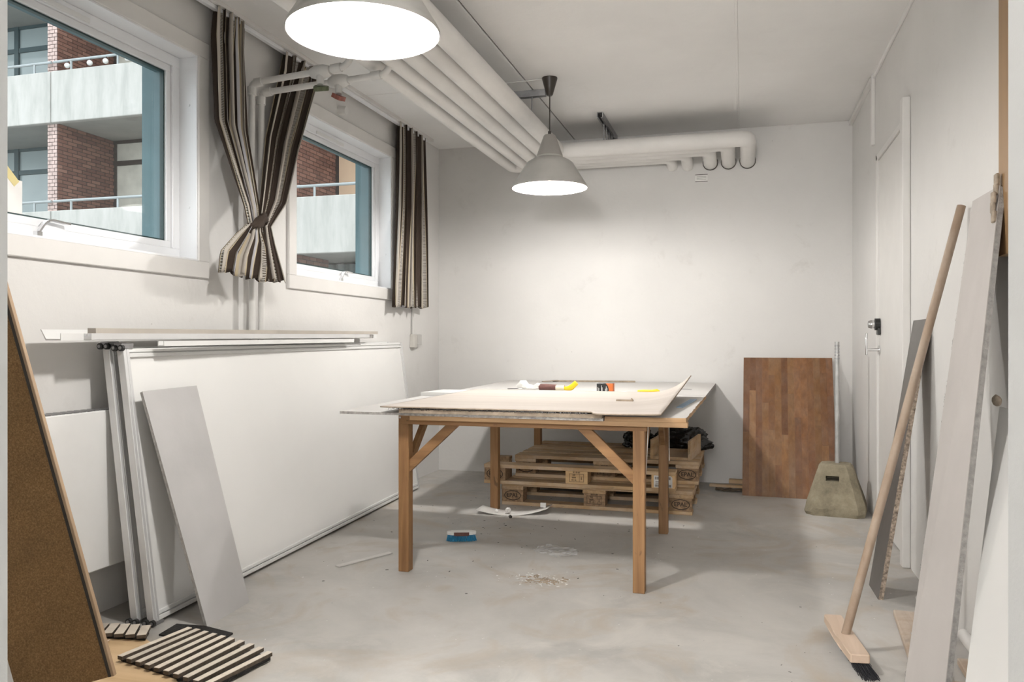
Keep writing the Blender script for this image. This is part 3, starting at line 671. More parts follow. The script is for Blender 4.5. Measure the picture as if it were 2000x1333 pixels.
b = B(); box(b, 0, .009, 0, L, -.008, .008, .001, M=Mp); obj('edge_batten', b, wood('pale_batten', (.30, .20, .12), (.42, .30, .19), 'z', .5), pl)
b = B(); box(b, wd-.02, wd, 0, L, .0031, .018, .001, M=Mp) if (Mp.to_3x3() @ V((0, 0, 1))).y > 0 else box(b, wd-.02, wd, 0, L, -.018, -.0031, .001, M=Mp); obj('edge_batten', b, MATS['pale_batten'], pl)

# ------------------------------------------------------------------ work table
TZ = .722
tb = root('work_table', (-.95, 4.5, 0), 'long home-made pine work table with diagonal braces, loaded with sheets', 'table')
legs = [(-1.485, 3.395, .690), (-.418, 3.374, .690), (-1.490, 4.790, .700), (-.419, 4.443, .700), (-1.455, 5.74, .70), (-.745, 5.80, .70)]
for (x, y, h) in legs:
    b = B(); box(b, x-.025, x+.025, y-.025, y+.025, 0, h, .002); obj('leg', b, PINEZ, tb)
b = B(); box(b, -1.500, -.385, 3.348, 3.369, .674, .7205, .002); obj('apron', b, PINEX, tb)
b = B(); box(b, -1.42, -.215, 3.290, 3.347, .700, .7205, .001); obj('edge_strip', b, PLY, tb)
b = B(); box(b, -1.53, -.385, 4.80, 4.85, .700, .7205, .002); obj('apron', b, PINEX, tb)
b = B(); box(b, -1.53, -.385, 5.83, 5.88, .700, .7205, .002); obj('apron', b, PINEX, tb)
for x in (-1.489, -.412):
    b = B(); box(b, x-.018, x+.018, 3.372, 5.95, .7005, .7205, .002); obj('side_rail', b, PINEY, tb)
def brace(a, bb, up=(0, 1, 0), w=.022, h=.045):
    b = B(); bar(b, a, bb, w, h, up, .001); obj('brace', b, PINEX, tb)
Y_ = (0, 1, 0); X_ = (1, 0, 0)
brace((-1.49, 3.395, .455), (-1.235, 3.395, .690), (0, 1, 0), .042, .024)
brace((-.42, 3.384, .455), (-.675, 3.384, .695), (0, 1, 0), .042, .024)
brace((-1.485, 3.40, .455), (-1.485, 3.66, .690), (1, 0, 0), .042, .022)
brace((-.415, 3.38, .455), (-.415, 3.66, .690), (1, 0, 0), .042, .022)
brace((-.419, 4.43, .50), (-.419, 4.20, .69), (1, 0, 0), .042, .022)
brace((-1.490, 4.78, .60), (-1.490, 4.67, .69), (1, 0, 0), .04, .02)
brace((-1.47, 4.79, .64), (-1.40, 4.79, .71), (0, 1, 0), .04, .02)
b = B(); tube(b, [(-1.49, 3.349, .705), (-1.49, 3.343, .705)], .005, 10); obj('screw', b, CHROME, tb)
b = B(); tube(b, bend([(-.385, 3.40, .69), (-.405, 3.50, .45), (-.44, 3.56, .30)], .1, 5), .0018, 6); obj('loose_string', b, WHITEP, tb)
b = B(); tube(b, [(-.388, 4.41, .69), (-.386, 4.42, .40)], .0018, 6); obj('loose_string', b, WHITEP, tb)

# sheets on the table (each lies on the one below)
def sheet(name, poly, z0, t, top, side, label, group=None, cat='sheet'):
    cxp = sum(p[0] for p in poly)/len(poly); cyp = sum(p[1] for p in poly)/len(poly)
    b = B(); prism(b, poly, z0, z0+t, 0, side_mi=1)
    return single(name, b, [top, side], label, cat, group or 'sheets stacked on the work table')
def jag(a, bb, n, amp):
    a = V(a); bb = V(bb); d = bb-a; pn = V((-d.y, d.x)).normalized(); return [tuple(a+d*((k+random.uniform(-.3, .3)*(0 < k < n))/n)+pn*random.uniform(-amp, amp)*(0 < k < n)) for k in range(n+1)]
sheet('rear_board', [(-1.735, 4.72), (-.205, 4.72), (-.195, 6.115), (-1.78, 6.115)], .7210, .018, WSHEET, CEMENT, 'large white dusty sheet covering the rear half of the table, up to the back wall')
sheet('side_board', jag((-.55, 3.285), (-.222, 3.30), 6, .004)+jag((-.222, 3.30), (-.205, 4.715), 30, .0025)[1:]+[(-.55, 4.715)], .7210, .018, WSHEET, PLY, 'white dusty board along the right edge of the table, its side splintered')
sheet('cement_board', [(-1.755, 3.275), (-1.42, 3.272)]+jag((-1.42, 3.272), (-.552, 3.262), 12, .003)[1:]+[(-.552, 4.30), (-1.79, 4.32)], .7210, .0115, WSHEET, CEMENT, 'thin grey-edged board sticking out farthest left over the table front')
sheet('white_board', [(-1.80, 4.33), (-.56, 4.33), (-.56, 4.60), (-1.77, 4.62)], .7330, .020, PANELW, PANELW, 'thick white board sticking out left behind the front sheets')
# front hardboard sheet with frayed edge and curled right side
b = B(); n_u, n_v = 60, 24; g = []
fray = [random.uniform(0, .007) for _ in range(400)]
for j in range(n_v+1):
    v = j/n_v; row = []
    for i in range(n_u+1):
        uu = i/n_u
        x = -1.545+uu*1.237
        yf = 3.245 if x < -.60 else 3.155+.09*max(0, min(1, (-.57-x)/.03))
        yf += 0 if x > -.6 else fray[i]
        y = yf+(4.575-yf)*v
        lift = 0
        s = max(0, (uu-.80)/.20)
        lift = .095*(s**2)*(v**1.1)+.004*s*s
        x2 = x-.03*s*s*v+.06*v*uu
        row.append(b.verts.new((x2, y, .7395+.0155+lift if False else .7560+lift)))
    g.append(row)
for j in range(n_v):
    for i in range(n_u): b.faces.new((g[j][i], g[j][i+1], g[j+1][i+1], g[j+1][i]))
hs = single('hardboard_sheet', b, [HARDB, HARDE], 'thin beige hardboard sheet on the table front, its right side curled up', 'sheet', 'sheets stacked on the work table', smooth=True)
m = hs.modifiers.new('thickness', 'SOLIDIFY'); m.thickness = .006; m.offset = -1; m.material_offset_rim = 1
fz = B(); rr = random.Random(3)
for k in range(260):
    x = -1.50+rr.random()*.90; y = 3.243+rr.uniform(0, .006); l = rr.uniform(.003, .010)
    bar(fz, (x, y, .7565), (x+rr.uniform(-.004, .004), y-l*.6, .7565-l), .0016, .0010, (1, 0, 0), 0)
fo = obj('frayed_fibres', fz, BROWNP, hs); fo['kind'] = 'stuff'
sheet('filler_board', [(-1.46, 3.262), (-.556, 3.255), (-.556, 4.30), (-1.46, 4.30)], .7330, .0165, GYPW, HARDE, 'dark-edged fibre board sandwiched below the beige hardboard sheet')

b = B(); prism(b, [(-1.44, 3.266), (-.57, 3.260), (-.57, 4.2), (-1.44, 4.2)], .7497, .7556); single('gap_shade_layer', b, FELT, 'thin black layer standing in for the shaded gap under the beige hardboard front', 'felt')  # black layer added to draw the dark shaded gap below the sheet edge
# things on the table
Z2 = .7392
sc = root('taped_hand_tool', (-1.15, 4.9, Z2), 'hand tool with white wrapped neck, maroon sleeve and upturned yellow handle, on the table', 'tool')
def px(x): return x
b = B(); bar(b, (-1.455, 4.95, Z2+.004), (-1.385, 4.945, Z2+.007), .022, .003); obj('blade', b, BROWNP, sc)
b = B(); pts = [(-1.39, 4.945, Z2+.018), (-1.36, 4.943, Z2+.036), (-1.345, 4.942, Z2+.034), (-1.32, 4.94, Z2+.020), (-1.28, 4.936, Z2+.016), (-1.25, 4.934, Z2+.026), (-1.235, 4.932, Z2+.024)]
tube(b, pts, [.012, .026, .030, .016, .012, .022, .018], 10)
for v in b.verts: v.co += V((0, rr.uniform(-.003, .003), rr.uniform(-.003, .003)))
for v in b.verts: v.co.z = max(v.co.z, Z2+.001)
obj('wrapping', b, WHITEP, sc, False)
b = B(); tube(b, [(-1.24, 4.93, Z2+.020), (-1.20, 4.927, Z2+.0205), (-1.16, 4.924, Z2+.0195), (-1.13, 4.92, Z2+.019)], [.0195, .0200, .0190, .0185], 14); obj('sleeve', b, MAROON, sc, True)
b = B(); tube(b, [(-1.13, 4.92, Z2+.017), (-1.075, 4.915, Z2+.017)], .0165, 12); obj('collar', b, CREAM, sc, True)
b = B(); tube(b, bend([(-1.078, 4.915, Z2+.013), (-1.035, 4.912, Z2+.016), (-.998, 4.908, Z2+.052)], .02, 5), [.010, .014, .016, .018, .018, .018, .017, .016], 12); obj('handle', b, YELLOW, sc, True)
bx = root('screw_box', (-.80, 4.80, Z2), 'small black and orange screw box standing on the table', 'box')
b = B(); box(b, -.855, -.755, 4.82, 4.87, Z2, Z2+.055, .001); obj('carton', b, BLACK, bx)
b = B(); prism(b, [(-.782, Z2+.001), (-.7555, Z2+.001), (-.7555, Z2+.0545), (-.800, Z2+.0545), (-.787, Z2+.040), (-.781, Z2+.02)], 0, .0006, M=Matrix(((1, 0, 0, 0), (0, 0, 1, 4.8192), (0, 1, 0, 0), (0, 0, 0, 1)))); box(b, -.7551, -.7543, 4.821, 4.869, Z2+.001, Z2+.054); obj('orange_panel', b, ORANGE, bx)
b = B()
for (x, h0, h1) in ((-.849, .005, .032), (-.843, .003, .025), (-.826, .004, .042), (-.823, .006, .030), (-.803, .006, .022), (-.798, .004, .036), (-.793, .010, .026)):
    box(b, x, x+.0028, 4.8188, 4.8198, Z2+h0, Z2+h1)
obj('white_print', b, PAPER, bx)
kn = root('utility_knife', (-.55, 4.75, Z2), 'yellow utility knife lying on the table right of the screw box', 'knife')
b = B(); tube(b, [(-.605, 4.80, Z2+.011), (-.57, 4.80, Z2+.012), (-.52, 4.795, Z2+.013), (-.49, 4.79, Z2+.016), (-.475, 4.785, Z2+.012)], [.008, .011, .010, .012, .006], 10); obj('handle', b, YELLOW, kn, True)
b = B(); bar(b, (-.475, 4.785, Z2+.010), (-.44, 4.76, Z2+.004), .010, .001); obj('blade', b, STEEL, kn)
b = B(); bar(b, (-.490, 4.745, Z2+.003), (-.415, 4.74, Z2+.004), .012, .004); tube(b, [(-.42, 4.74, Z2+.005), (-.405, 4.738, Z2+.005)], .005, 8)
single('scraper_blade', b, STEEL, 'thin dark metal strip lying in front of the yellow knife', 'metal strip')
b = B(); bar(b, (-.70, 4.80, Z2+.006), (-.665, 4.80, Z2+.006), .012, .009, bev=.002); single('metal_clip', b, STEEL, 'tiny grey metal clip between screw box and yellow knife', 'clip')
b = B(); bar(b, (-.40, 5.25, Z2+.003), (-.315, 5.22, Z2+.003), .003, .003); tube(b, [(-.405, 5.25, Z2+.003), (-.402, 5.249, Z2+.012)], .004, 6); single('nail', b, STEEL, 'long thin nail lying at the rear right of the table', 'nail')
b = B(); bar(b, (-.585, 3.84, .7660), (-.505, 3.835, .7660), .022, .008, bev=.001); tube(b, [(-.512, 3.83, .772), (-.508, 3.83, .775)], .006, 6); single('wood_offcut', b, HARDE, 'small brown wood offcut lying on the beige hardboard sheet', 'offcut')
b = B(); bar(b, (-1.40, 5.98, Z2+.006), (-.78, 6.05, Z2+.006), .03, .011, bev=.001); bar(b, (-1.46, 5.90, Z2+.004), (-1.36, 5.98, Z2+.010), .03, .006, bev=.001); single('wooden_lath', b, HARDE, 'thin brown lath lying at the far edge of the table by the back wall', 'lath')
b = B(); q = Quad((-.300, 3.80, .7400), (-.27, 3.80, .740), (-.268, 4.33, .741), (-.235, 4.33, .741)); q.slab(b, 0, 1, 0, 1, .0, .003)
single('blue_sheet', b, plain('pale_blue_card', (.30, .42, .56), .6), 'narrow pale blue card under the curled hardboard edge', 'card')

# ------------------------------------------------------------------ pallets
FRONT = Matrix(((1, 0, 0, 0), (0, 0, -1, 0), (0, 1, 0, 0), (0, 0, 0, 1)))   # text plane facing -Y
def stamp_epal(blk, cxx, y, z, s=1):
    M = Matrix.Translation((cxx, y-.0006, z)) @ Matrix.Rotation(PI/2, 4, 'X')
    b = text_bm('EPAL', .036*s, M)
    n = 32; ro, ri = (.055*s, .032*s), (.050*s, .027*s); o_ = []; i_ = []
    for k in range(n):
        a = 2*PI*k/n; o_.append(b.verts.new((cxx+ro[0]*math.cos(a), y-.0008, z+ro[1]*math.sin(a)))); i_.append(b.verts.new((cxx+ri[0]*math.cos(a), y-.0008, z+ri[1]*math.sin(a))))
    for k in range(n): b.faces.new((o_[k], o_[(k+1) % n], i_[(k+1) % n], i_[k]))
    obj('stamp', b, INK, blk)
def stamp_mid(blk, cxx, y, z):
    b = B()
    for (s, dx, dz, sz) in (('91-0-60', 0, .031, .014), ('DE', -.016, .014, .013), ('0000', -.016, -.001, .013), ('03-12', -.016, -.016, .013)):
        t = text_bm(s, sz, Matrix.Translation((cxx+dx, y-.0006, z+dz)) @ Matrix.Rotation(PI/2, 4, 'X')); merge(b, t)
    x0, x1, z0, z1 = cxx-.046, cxx+.046, z-.027, z+.023
    for (a0, a1, c0, c1) in ((x0, x1, z0, z0+.0022), (x0, x1, z1-.0022, z1), (x0, x0+.0022, z0, z1), (x1-.0022, x1, z0, z1), (cxx+.018, cxx+.0195, z0, z1)): box(b, a0, a1, y-.001, y-.0004, c0, c1)
    t = text_bm('IPPC', .011, Matrix.Translation((cxx+.032, y-.0006, z-.002)) @ Matrix.Rotation(PI/2, 4, 'X') @ Matrix.Rotation(PI/2, 4, 'Z')); merge(b, t)
    obj('stamp', b, INK, blk)
def pallet(loc, rz, label, mid=PALBL):
    r = root('pallet', loc, label, 'pallet', 'wooden pallets stacked under the table', rz)
    M = RM[r]; t = .022
    def P(nm, x0, x1, y0, y1, z0, z1, mt):
        b = B(); j = lambda: random.uniform(-.003, .003)
        box(b, x0+j(), x1+j(), y0, y1, z0, z1, .002, 0, M); return obj(nm, b, mt, r)
    for (y, w_) in ((.0, .145), (.19, .10), (.3275, .145), (.51, .10), (.655, .145)): P('deck_board', -.6, .6, y, y+w_, .122, .144, PALX)
    for x in (-.6, -.0725, .455): P('stringer_board', x, x+.145, .0, .8, .1001, .1218, PALY)
    for k, y in enumerate((0, .35, .70)):
        P('base_board', -.6, .6, y, y+.1, 0, .0218, PALX)
        for i, x in enumerate((-.6, -.0725, .455)):
            blk = P('block', x+.004, x+.141, y+.003, y+.098, .022, .1, mid if i == 1 else PALB)
            if k == 0:
                c = M @ V((x+.0725, y+.003, .062))
                if rz == 0:
                    if i == 1: stamp_mid(blk, c.x, c.y, c.z)
                    else: stamp_epal(blk, c.x, c.y, c.z)
    return r
pallet((-.892, 4.935, 0), 0, 'wooden pallet flat on the floor, lowest of the stack, stamped on its corner blocks', PALB)
pallet((-.868, 5.17, .1445), 0, 'wooden pallet on top of the floor pallet, slatted deck pushed toward the back wall', PALB)
# sawn-off pallet runner in front
r = root('pallet_runner', (-.985, 4.86, .1445), 'sawn-off pallet runner with barcode sticker, set on the front edge of the lowest pallet', 'pallet', 'wooden pallets stacked under the table')
x0, y0, z0 = -1.590, 4.868, .1445
for (nm, a0, a1, c0, c1) in (('deck_board', 0, 1.2, .1, .122), ('base_board', 0, 1.2, 0, .0218)):
    b = B(); box(b, x0+a0, x0+a1, y0, y0+.125, z0+c0, z0+c1, .002); obj(nm, b, PALX, r)
for i, xx in enumerate((0, .5275, 1.055)):
    b = B(); box(b, x0+xx+.003, x0+xx+.142, y0+.002, y0+.122, z0+.022, z0+.0999, .002); blk = obj('block', b, (PALB, PALBL, PALBL)[i], r)
    cxx, zz = x0+xx+.0725, z0+.062
    if i == 0: stamp_epal(blk, cxx, y0+.002, zz)
    if i == 1: stamp_mid(blk, cxx, y0+.002, zz)
    if i == 2:
        b = B(); prism(b, [(cxx-.055, zz-.036), (cxx+.055, zz-.036), (cxx+.055, zz+.026), (cxx+.045, zz+.036), (cxx-.055, zz+.036)], 0, .0006, M=Matrix(((1, 0, 0, 0), (0, 0, -1, y0+.002), (0, 1, 0, 0), (0, 0, 0, 1)))); obj('sticker', b, PAPER, blk)
        b = B(); rr2 = random.Random(5)
        for (xa, xb, za, zb) in ((-.048, -.022, .012, .028), (.018, .045, .012, .028), (-.048, -.018, -.032, -.018), (.010, .045, -.032, -.018)):
            x = xa
            while x < xb: wv = rr2.uniform(.0008, .0025); box(b, cxx+x, cxx+x+wv, y0+.0008, y0+.0013, zz+za, zz+zb); x += wv+rr2.uniform(.0008, .002)
        for k in range(3): box(b, cxx-.045, cxx-.005+.01*k, y0+.0008, y0+.0013, zz-.004-.006*k+.004, zz-.002-.006*k+.004)
        obj('barcode', b, INK, blk)
b = B(); box(b, -1.60, -1.487, 5.10, 5.16, .1445, .262, .003); box(b, -1.60, -1.487, 5.10, 5.165, .2625, .284, .002); single('block_offcut', b, PALB, 'reddish wooden block offcut at the left end between the stacked pallets', 'offcut')
# trough made of three boards, and the bag in it
tr = root('board_trough', (-.43, 5.42, .289), 'open wooden trough of three boards resting on the upper pallet', 'trough')
Mt = Matrix.Translation((-.45, 5.22, .289)) @ Matrix.Rotation(-.10, 4, 'Z')
for nm, (a0, a1, c0, c1, d0, d1) in (('bottom_board', (-.11, .11, 0, .42, 0, .018)), ('side_board', (.111, .129, 0, .42, 0, .125)), ('side_board', (-.129, -.111, 0, .42, 0, .125))):
    b = B(); box(b, a0, a1, c0, c1, d0, d1, .001, 0, Mt); obj(nm, b, PALY, tr)
b = B(); bmesh.ops.create_icosphere(b, subdivisions=5, radius=1.0)
rb = random.Random(11)
from mathutils import noise as mnoise
for v in b.verts:
    p = v.co.copy(); f = 1+.28*mnoise.noise(p*1.7+V((3, 1, 2)))+.20*abs(mnoise.noise(p*4.5))+.07*abs(mnoise.noise(p*11))-.05
    v.co = V((p.x*.17*f, p.y*.13*f, max(-.055, p.z*.115*f)))
    if v.co.z < 0 : v.co.x *= 1.12
b.transform(Matrix.Translation((-.425, 5.79, .345+.0)))
single('bin_bag', b, BAG, 'crumpled black plastic bag lying behind the trough on the upper pallet', 'bag', smooth=True)
b = B(); bmesh.ops.create_icosphere(b, subdivisions=5, radius=1.0)
for v in b.verts:
    p = v.co.copy(); f = 1+.3*mnoise.noise(p*2.1)+.2*abs(mnoise.noise(p*5))+.07*abs(mnoise.noise(p*12)); v.co = V((p.x*.10*f, p.y*.09*f, max(-.045, p.z*.085*f)))
b.transform(Matrix.Translation((-.72, 5.80, .334))); single('plastic_wrap', b, BAG, 'small black plastic bundle on the upper pallet, left of the trough', 'bag')

# ------------------------------------------------------------------ worktop offcut of joined staves, concrete foot with steel post
wt = root('worktop_board', (.28, 5.66, 0), 'reddish butcher-block worktop board leaning on the back wall', 'board')
q = Quad((-.008, 5.675, .0), (.594, 5.650, .0), (.002, 6.093, .930), (.604, 6.088, .930))
b = B(); q.slab(b, 0, 1, 0, 1, -.026, -.0035, bev=.002); obj('core', b, TEAKE, wt)
rs = random.Random(21); nc = 14
svm = [wood('teak_stave_%s' % n, c1, c2, 'z', 1.0, .36, dust=.10) for n, c1, c2 in (('dark', (.105, .040, .014), (.19, .078, .026)), ('mid', (.125, .050, .017), (.22, .098, .033)), ('light', (.15, .068, .023), (.25, .122, .043)))]
for c in range(nc):
    u0, u1 = c/nc, (c+1)/nc; cuts = sorted([0, 1]+[rs.uniform(.12, .9) for _ in range(rs.choice((1, 1, 2)))])
    for v0, v1 in zip(cuts, cuts[1:]):
        d = -.0002*rs.random(); b = B(); q.slab(b, u0+.0006, u1-.0006, v0+.0004, v1-.0004, -.0034, d); obj('stave', b, rs.choice(svm), wt)
cf = root('parasol_foot', (.545, 5.28, 0), 'weathered concrete foot with a square slot, beside the worktop board', 'parasol base', rz=math.radians(-8))
def ring8(w_, d_, c, z): return [V((-w_/2+c, -d_/2, z)), V((w_/2-c, -d_/2, z)), V((w_/2, -d_/2+c, z)), V((w_/2, d_/2-c, z)), V((w_/2-c, d_/2, z)), V((-w_/2+c, d_/2, z)), V((-w_/2, d_/2-c, z)), V((-w_/2, -d_/2+c, z))]
b = B(); levels = []
NS = 9
prof = [(.330, .31, .045, 0), (.352, .33, .045, .022), (.350, .33, .045, .045)]
for k in range(1, NS+1): t = k/NS; prof.append((.350+(.195-.350)*t, .33+(.17-.33)*t, .045-.012*t, .045+(.285-.045)*t))
prof.append((.165, .145, .03, .302))
rings = []
for w_, d_, c, z in prof:
    pts = ring8(w_, d_, c, z); full = []
    for k in range(8):
        for s in range(4): full.append(pts[k].lerp(pts[(k+1) % 8], s/4))
    rings.append([b.verts.new(p) for p in full])
for a_, c_ in zip(rings, rings[1:]):
    for k in range(32): b.faces.new((a_[k], a_[(k+1) % 32], c_[(k+1) % 32], c_[k]))
b.faces.new(rings[0][::-1]); b.faces.new(rings[-1])
for v in b.verts:
    p = v.co; amt = .010 if p.z < .07 else .002
    if p.z > .001: v.co = p+V((p.x, p.y, 0)).normalized()*(mnoise.noise(p*22)*amt*1.6-amt*.4)
b.transform(RM[cf])
fo = obj('concrete_block', b, STONE, cf, False)
ct = B(); box(ct, -.053, .022, -.30, .02, .205, .235); boolean_cut(fo, ct)
b = B(); tube(b, [(.552, 5.285, .295), (.552, 5.285, 1.045)], .0135, 16); pst = obj('steel_post', b, plain('worn_grey_steel', (.50, .50, .49), .4, .4, var=.15, scale=14), cf, True)
b = B()
for k in range(5): zz = .94+k*.019; lathe(b, (.552, 5.285, zz), [(.0138, 0), (.0150, .001), (.0150, .006), (.0138, .007)], 16)
obj('post_ring', b, STEEL, pst)

# ------------------------------------------------------------------ broom
br = root('broom', (.335, 2.9, 0), 'push broom with long pale handle leaning on the right wall', 'broom')
ha, hb_ = V((.353, 2.725, .050)), V((.308, 3.095, .052))
d = (hb_-ha).normalized(); s = V((0, 0, 1)).cross(d).normalized()
b = B(); outline = []
Lh = (hb_-ha).length
for (xx, yy) in ((0, -.028), (.0, .028), (.008, .031), (Lh*.38, .031), (Lh*.45, .036), (Lh*.55, .036), (Lh*.62, .031), (Lh-.008, .031), (Lh, .028), (Lh, -.028), (Lh-.008, -.031), (.008, -.031)): outline.append((xx, yy))
Mh = Matrix(((d.x, s.x, 0, ha.x), (d.y, s.y, 0, ha.y), (d.z, s.z, 1, ha.z), (0, 0, 0, 1)))
prism(b, outline, -.014, .014, M=Mh); bmesh.ops.bevel(b, geom=list(b.edges), offset=.003, segments=1, affect='EDGES'); hd = obj('broom_head', b, BEECH, br)
b = B(); rbm = random.Random(2)
for k in range(700):
    xx = rbm.uniform(.004, Lh-.004); yy = rbm.uniform(-.024, .024); a0 = Mh @ V((xx, yy, -.012)); ex = -(.05*max(0, 1-xx/.10)) ; a1 = Mh @ V((xx+ex+rbm.uniform(-.006, .006), yy*1.2+rbm.uniform(-.006, .006), -.049))+V((.022, 0, 0)); a1.z = max(.001, a1.z)
    bar(b, a0, a1, .0022, .0016, (1, 0, 0), 0)
bo = obj('bristles', b, BRIST, br); bo['kind'] = 'stuff'
hp = (ha+hb_)/2+V((0, 0, .010)); ht = V((.716, 3.062, 1.512))
b = B(); tube(b, [hp, hp.lerp(ht, .5), ht], [.0145, .0145, .0140], 18); obj('broom_handle', b, BROOMW, br, True)

# dark laminated board
db = root('laminated_board', (.52, 3.64, 0), 'narrow dark laminated chipboard leaning behind the broom handle', 'board')
q = Quad((.519, 3.745, 0), (.525, 3.541, 0), (.716, 3.870, 1.140), (.716, 3.625, 1.140))
if q.n.x > 0: q = Quad((.525, 3.541, 0), (.519, 3.745, 0), (.716, 3.625, 1.140), (.716, 3.870, 1.140))
b = B(); q.slab(b, 0, 1, 0, 1, -.0015, 0); obj('laminate_face', b, LAMIN, db)
b = B(); q.slab(b, 0, 1, 0, 1, -.0195, -.0016); obj('chipboard_core', b, CHIP, db)
# tall plasterboard strip
gs = root('plasterboard_strip', (.46, 2.4, 0), 'tall grey-beige plasterboard strip with a frayed left edge leaning on the right wall', 'board')
q = Quad((.450, 2.590, 0), (.470, 2.245, 0), (.708, 2.890, 1.500), (.692, 2.545, 1.488))
sg = 1
if q.n.x > 0: sg = -1; q = Quad((.470, 2.245, 0), (.450, 2.590, 0), (.692, 2.545, 1.488), (.708, 2.890, 1.500))
b = B(); q.slab(b, 0, 1, 0, 1, -.002, 0); obj('face_paper', b, GYPW, gs)
b = B(); q.slab(b, 0.002, .998, .002, .998, -.016, -.0021); obj('gypsum_core', b, GYPE, gs)
b = B(); re = random.Random(9)
far_u = 1 if sg < 0 else 0
for k in range(46):
    v = re.uniform(.02, .97); c = q.at(far_u, v, -.001); hh = re.uniform(.003, .012); out = (q.at(far_u, v)-q.at(1-far_u, v)).normalized()
    vs = [b.verts.new(c+V((0, 0, -hh))), b.verts.new(c+V((0, 0, hh))), b.verts.new(c+out*re.uniform(.004, .016)+V((0, 0, re.uniform(-.008, .008)))), b.verts.new(c-q.n*.006)]
    for f in ((0, 1, 2), (0, 2, 3), (1, 3, 2), (0, 3, 1)): b.faces.new([vs[i] for i in f])
fe = obj('torn_paper_edge', b, GYPE, gs); fe['kind'] = 'stuff'
b = B(); near_u = 1-far_u; c = q.at(near_u, .985, .004)
for k in range(5): p = q.at(near_u+(.03+.02*(k % 2))*(1 if near_u == 0 else -1), .94+.018*k, .004+.003*(k % 3)); box(b, p.x-.006, p.x+.004, p.y-.012, p.y+.012, p.z-.018, p.z+.016, .003)
obj('torn_flap', b, plain('crumpled_brown_paper', (.40, .33, .26), .9, var=.2, scale=40), gs)
# white panel at the right front
wp = root('white_leaning_panel', (.56, 1.9, 0), 'plain white panel leaning at the lower right edge, in front of the plasterboard strip', 'board')
q = Quad((.470, 1.20, 0), (.472, 2.10, 0), (.690, 1.42, .865), (.695, 2.560, .865))
if q.n.x > 0: q = Quad((.472, 2.10, 0), (.470, 1.20, 0), (.695, 2.560, .865), (.690, 1.42, .865))
b = B(); q.slab(b, 0, 1, 0, 1, -.010, 0); obj('board', b, PANELW, wp)
b = B(); bmesh.ops.create_icosphere(b, subdivisions=3, radius=.019)
for v in b.verts: v.co = V((v.co.x*.6, v.co.y*1.2, v.co.z*.8*(1+.4*mnoise.noise(v.co*60))))
b.transform(Matrix.Translation((.672, 2.50, .886))); single('paper_scrap', b, MATS['crumpled_brown_paper'], 'crumpled brown scrap sitting on top of the white leaning panel', 'scrap')
# brown batten fixed on the wall
b = B(); box(b, XR-.042, XR, 2.495, 2.585, 1.29, H-.002, .002); struct('trim_5', b, BATTEN)
# low pipe and broken planks along the right wall
b = B(); tube(b, [(XR-.022, 1.6, .050), (XR-.022, 3.05, .050)], .020, 12); single('floor_pipe', b, PIPET, 'painted pipe running low along the right wall behind the boards', 'pipe', smooth=True)
for (p0, p1, w_, lab) in (((.60, 3.35, .012), (.56, 2.75, .012), .10, 'pale floor plank by the right wall, behind the tall plasterboard strip'), ((.585, 2.70, .013), (.565, 2.10, .013), .13, 'broken brown plank on the floor between plasterboard strip and white panel'), ((.690, 2.9, .012), (.675, 2.35, .012), .05, 'narrow splintered brown lath at the foot of the right wall')):
    b = B(); bar(b, p0, p1, w_, .022, bev=.003); single('broken_plank', b, wood('dusty_plank_%d' % int(w_*1000), (.38, .28, .20), (.60, .48, .38), 'y', .6, .8, dust=.7), lab, 'plank', 'broken planks on the floor at the right wall')

# ------------------------------------------------------------------ slatted panels, plywood and felt at lower left
def fl(px_, py_, z=0):
    d_ = (1.05-z)*1568/(py_-666.5); t_x = (px_-1000)/1568; return V((d_*(-.27698+.96088*t_x), d_*(.96088+.27698*t_x), z))
def slat_panel(A0, A1, Bl, n, w_, z0, label, ends=None):
    """A0->A1: row of slat near ends (first to last); Bl list of far ends"""
    r = root('slatted_panel', ((A0+A1)/2).xy.to_3d()+V((0, 0, z0)), label, 'wall panel', 'acoustic slat panels on the floor')
    b = B(); f0, f1, f2, f3 = A0, A1, Bl[-1], Bl[0]
    dd = (Bl[0]-A0).normalized(); ex = (A1-A0).normalized()
    poly = [f0-ex*.01+dd*.012, f1+ex*.012+dd*.012, f2+ex*.012-dd*.006, f3-ex*.01-dd*.006]
    nn = []
    for a_, c_ in zip(poly, poly[1:]+poly[:1]):
        for k in range(6): p = a_.lerp(c_, k/6); nn.append((p.x+random.uniform(-.002, .002), p.y+random.uniform(-.002, .002)))
    prism(b, nn, z0, z0+.010); obj('felt_backing', b, FELT, r)
    for k in range(n):
        t = k/(n-1); a_ = A0.lerp(A1, t); c_ = Bl[k]
        dd = (c_-a_).normalized(); s = V((-dd.y, dd.x, 0))*(w_/2)
        b = B(); P = [a_-s, a_+s, c_+s, c_-s]
        add_hull8(b, [V((p.x, p.y, z0+.0101)) for p in P]+[V((p.x, p.y, z0+.0218)) for p in P]); o = obj('slat', b, [SLATE_], r)
        b = B(); add_hull8(b, [V((p.x, p.y, z0+.0219)) for p in P]+[V((p.x, p.y, z0+.0232)) for p in P]); obj('veneer', b, SLAT, o)
    return r
zt = .023+.0062
near = [fl(234+ (402-234)*k/9, 1282+(1336-1282)*k/9, zt) for k in range(10)]
far = [fl(x, y, zt) for x, y in ((371, 1226), (386, 1228), (401, 1232), (417, 1236), (433, 1240), (450, 1244), (470, 1249), (489, 1256), (508, 1264), (524, 1275))]
far = [f.lerp(near[0]+(far[0]-near[0])+(near[k]-near[0])*1.0, .35) for k, f in enumerate(far)]
slat_panel(near[0], near[-1], far, 10, .0205, .0062, 'slatted acoustic panel of ten pale strips on black felt, nearest on the floor')
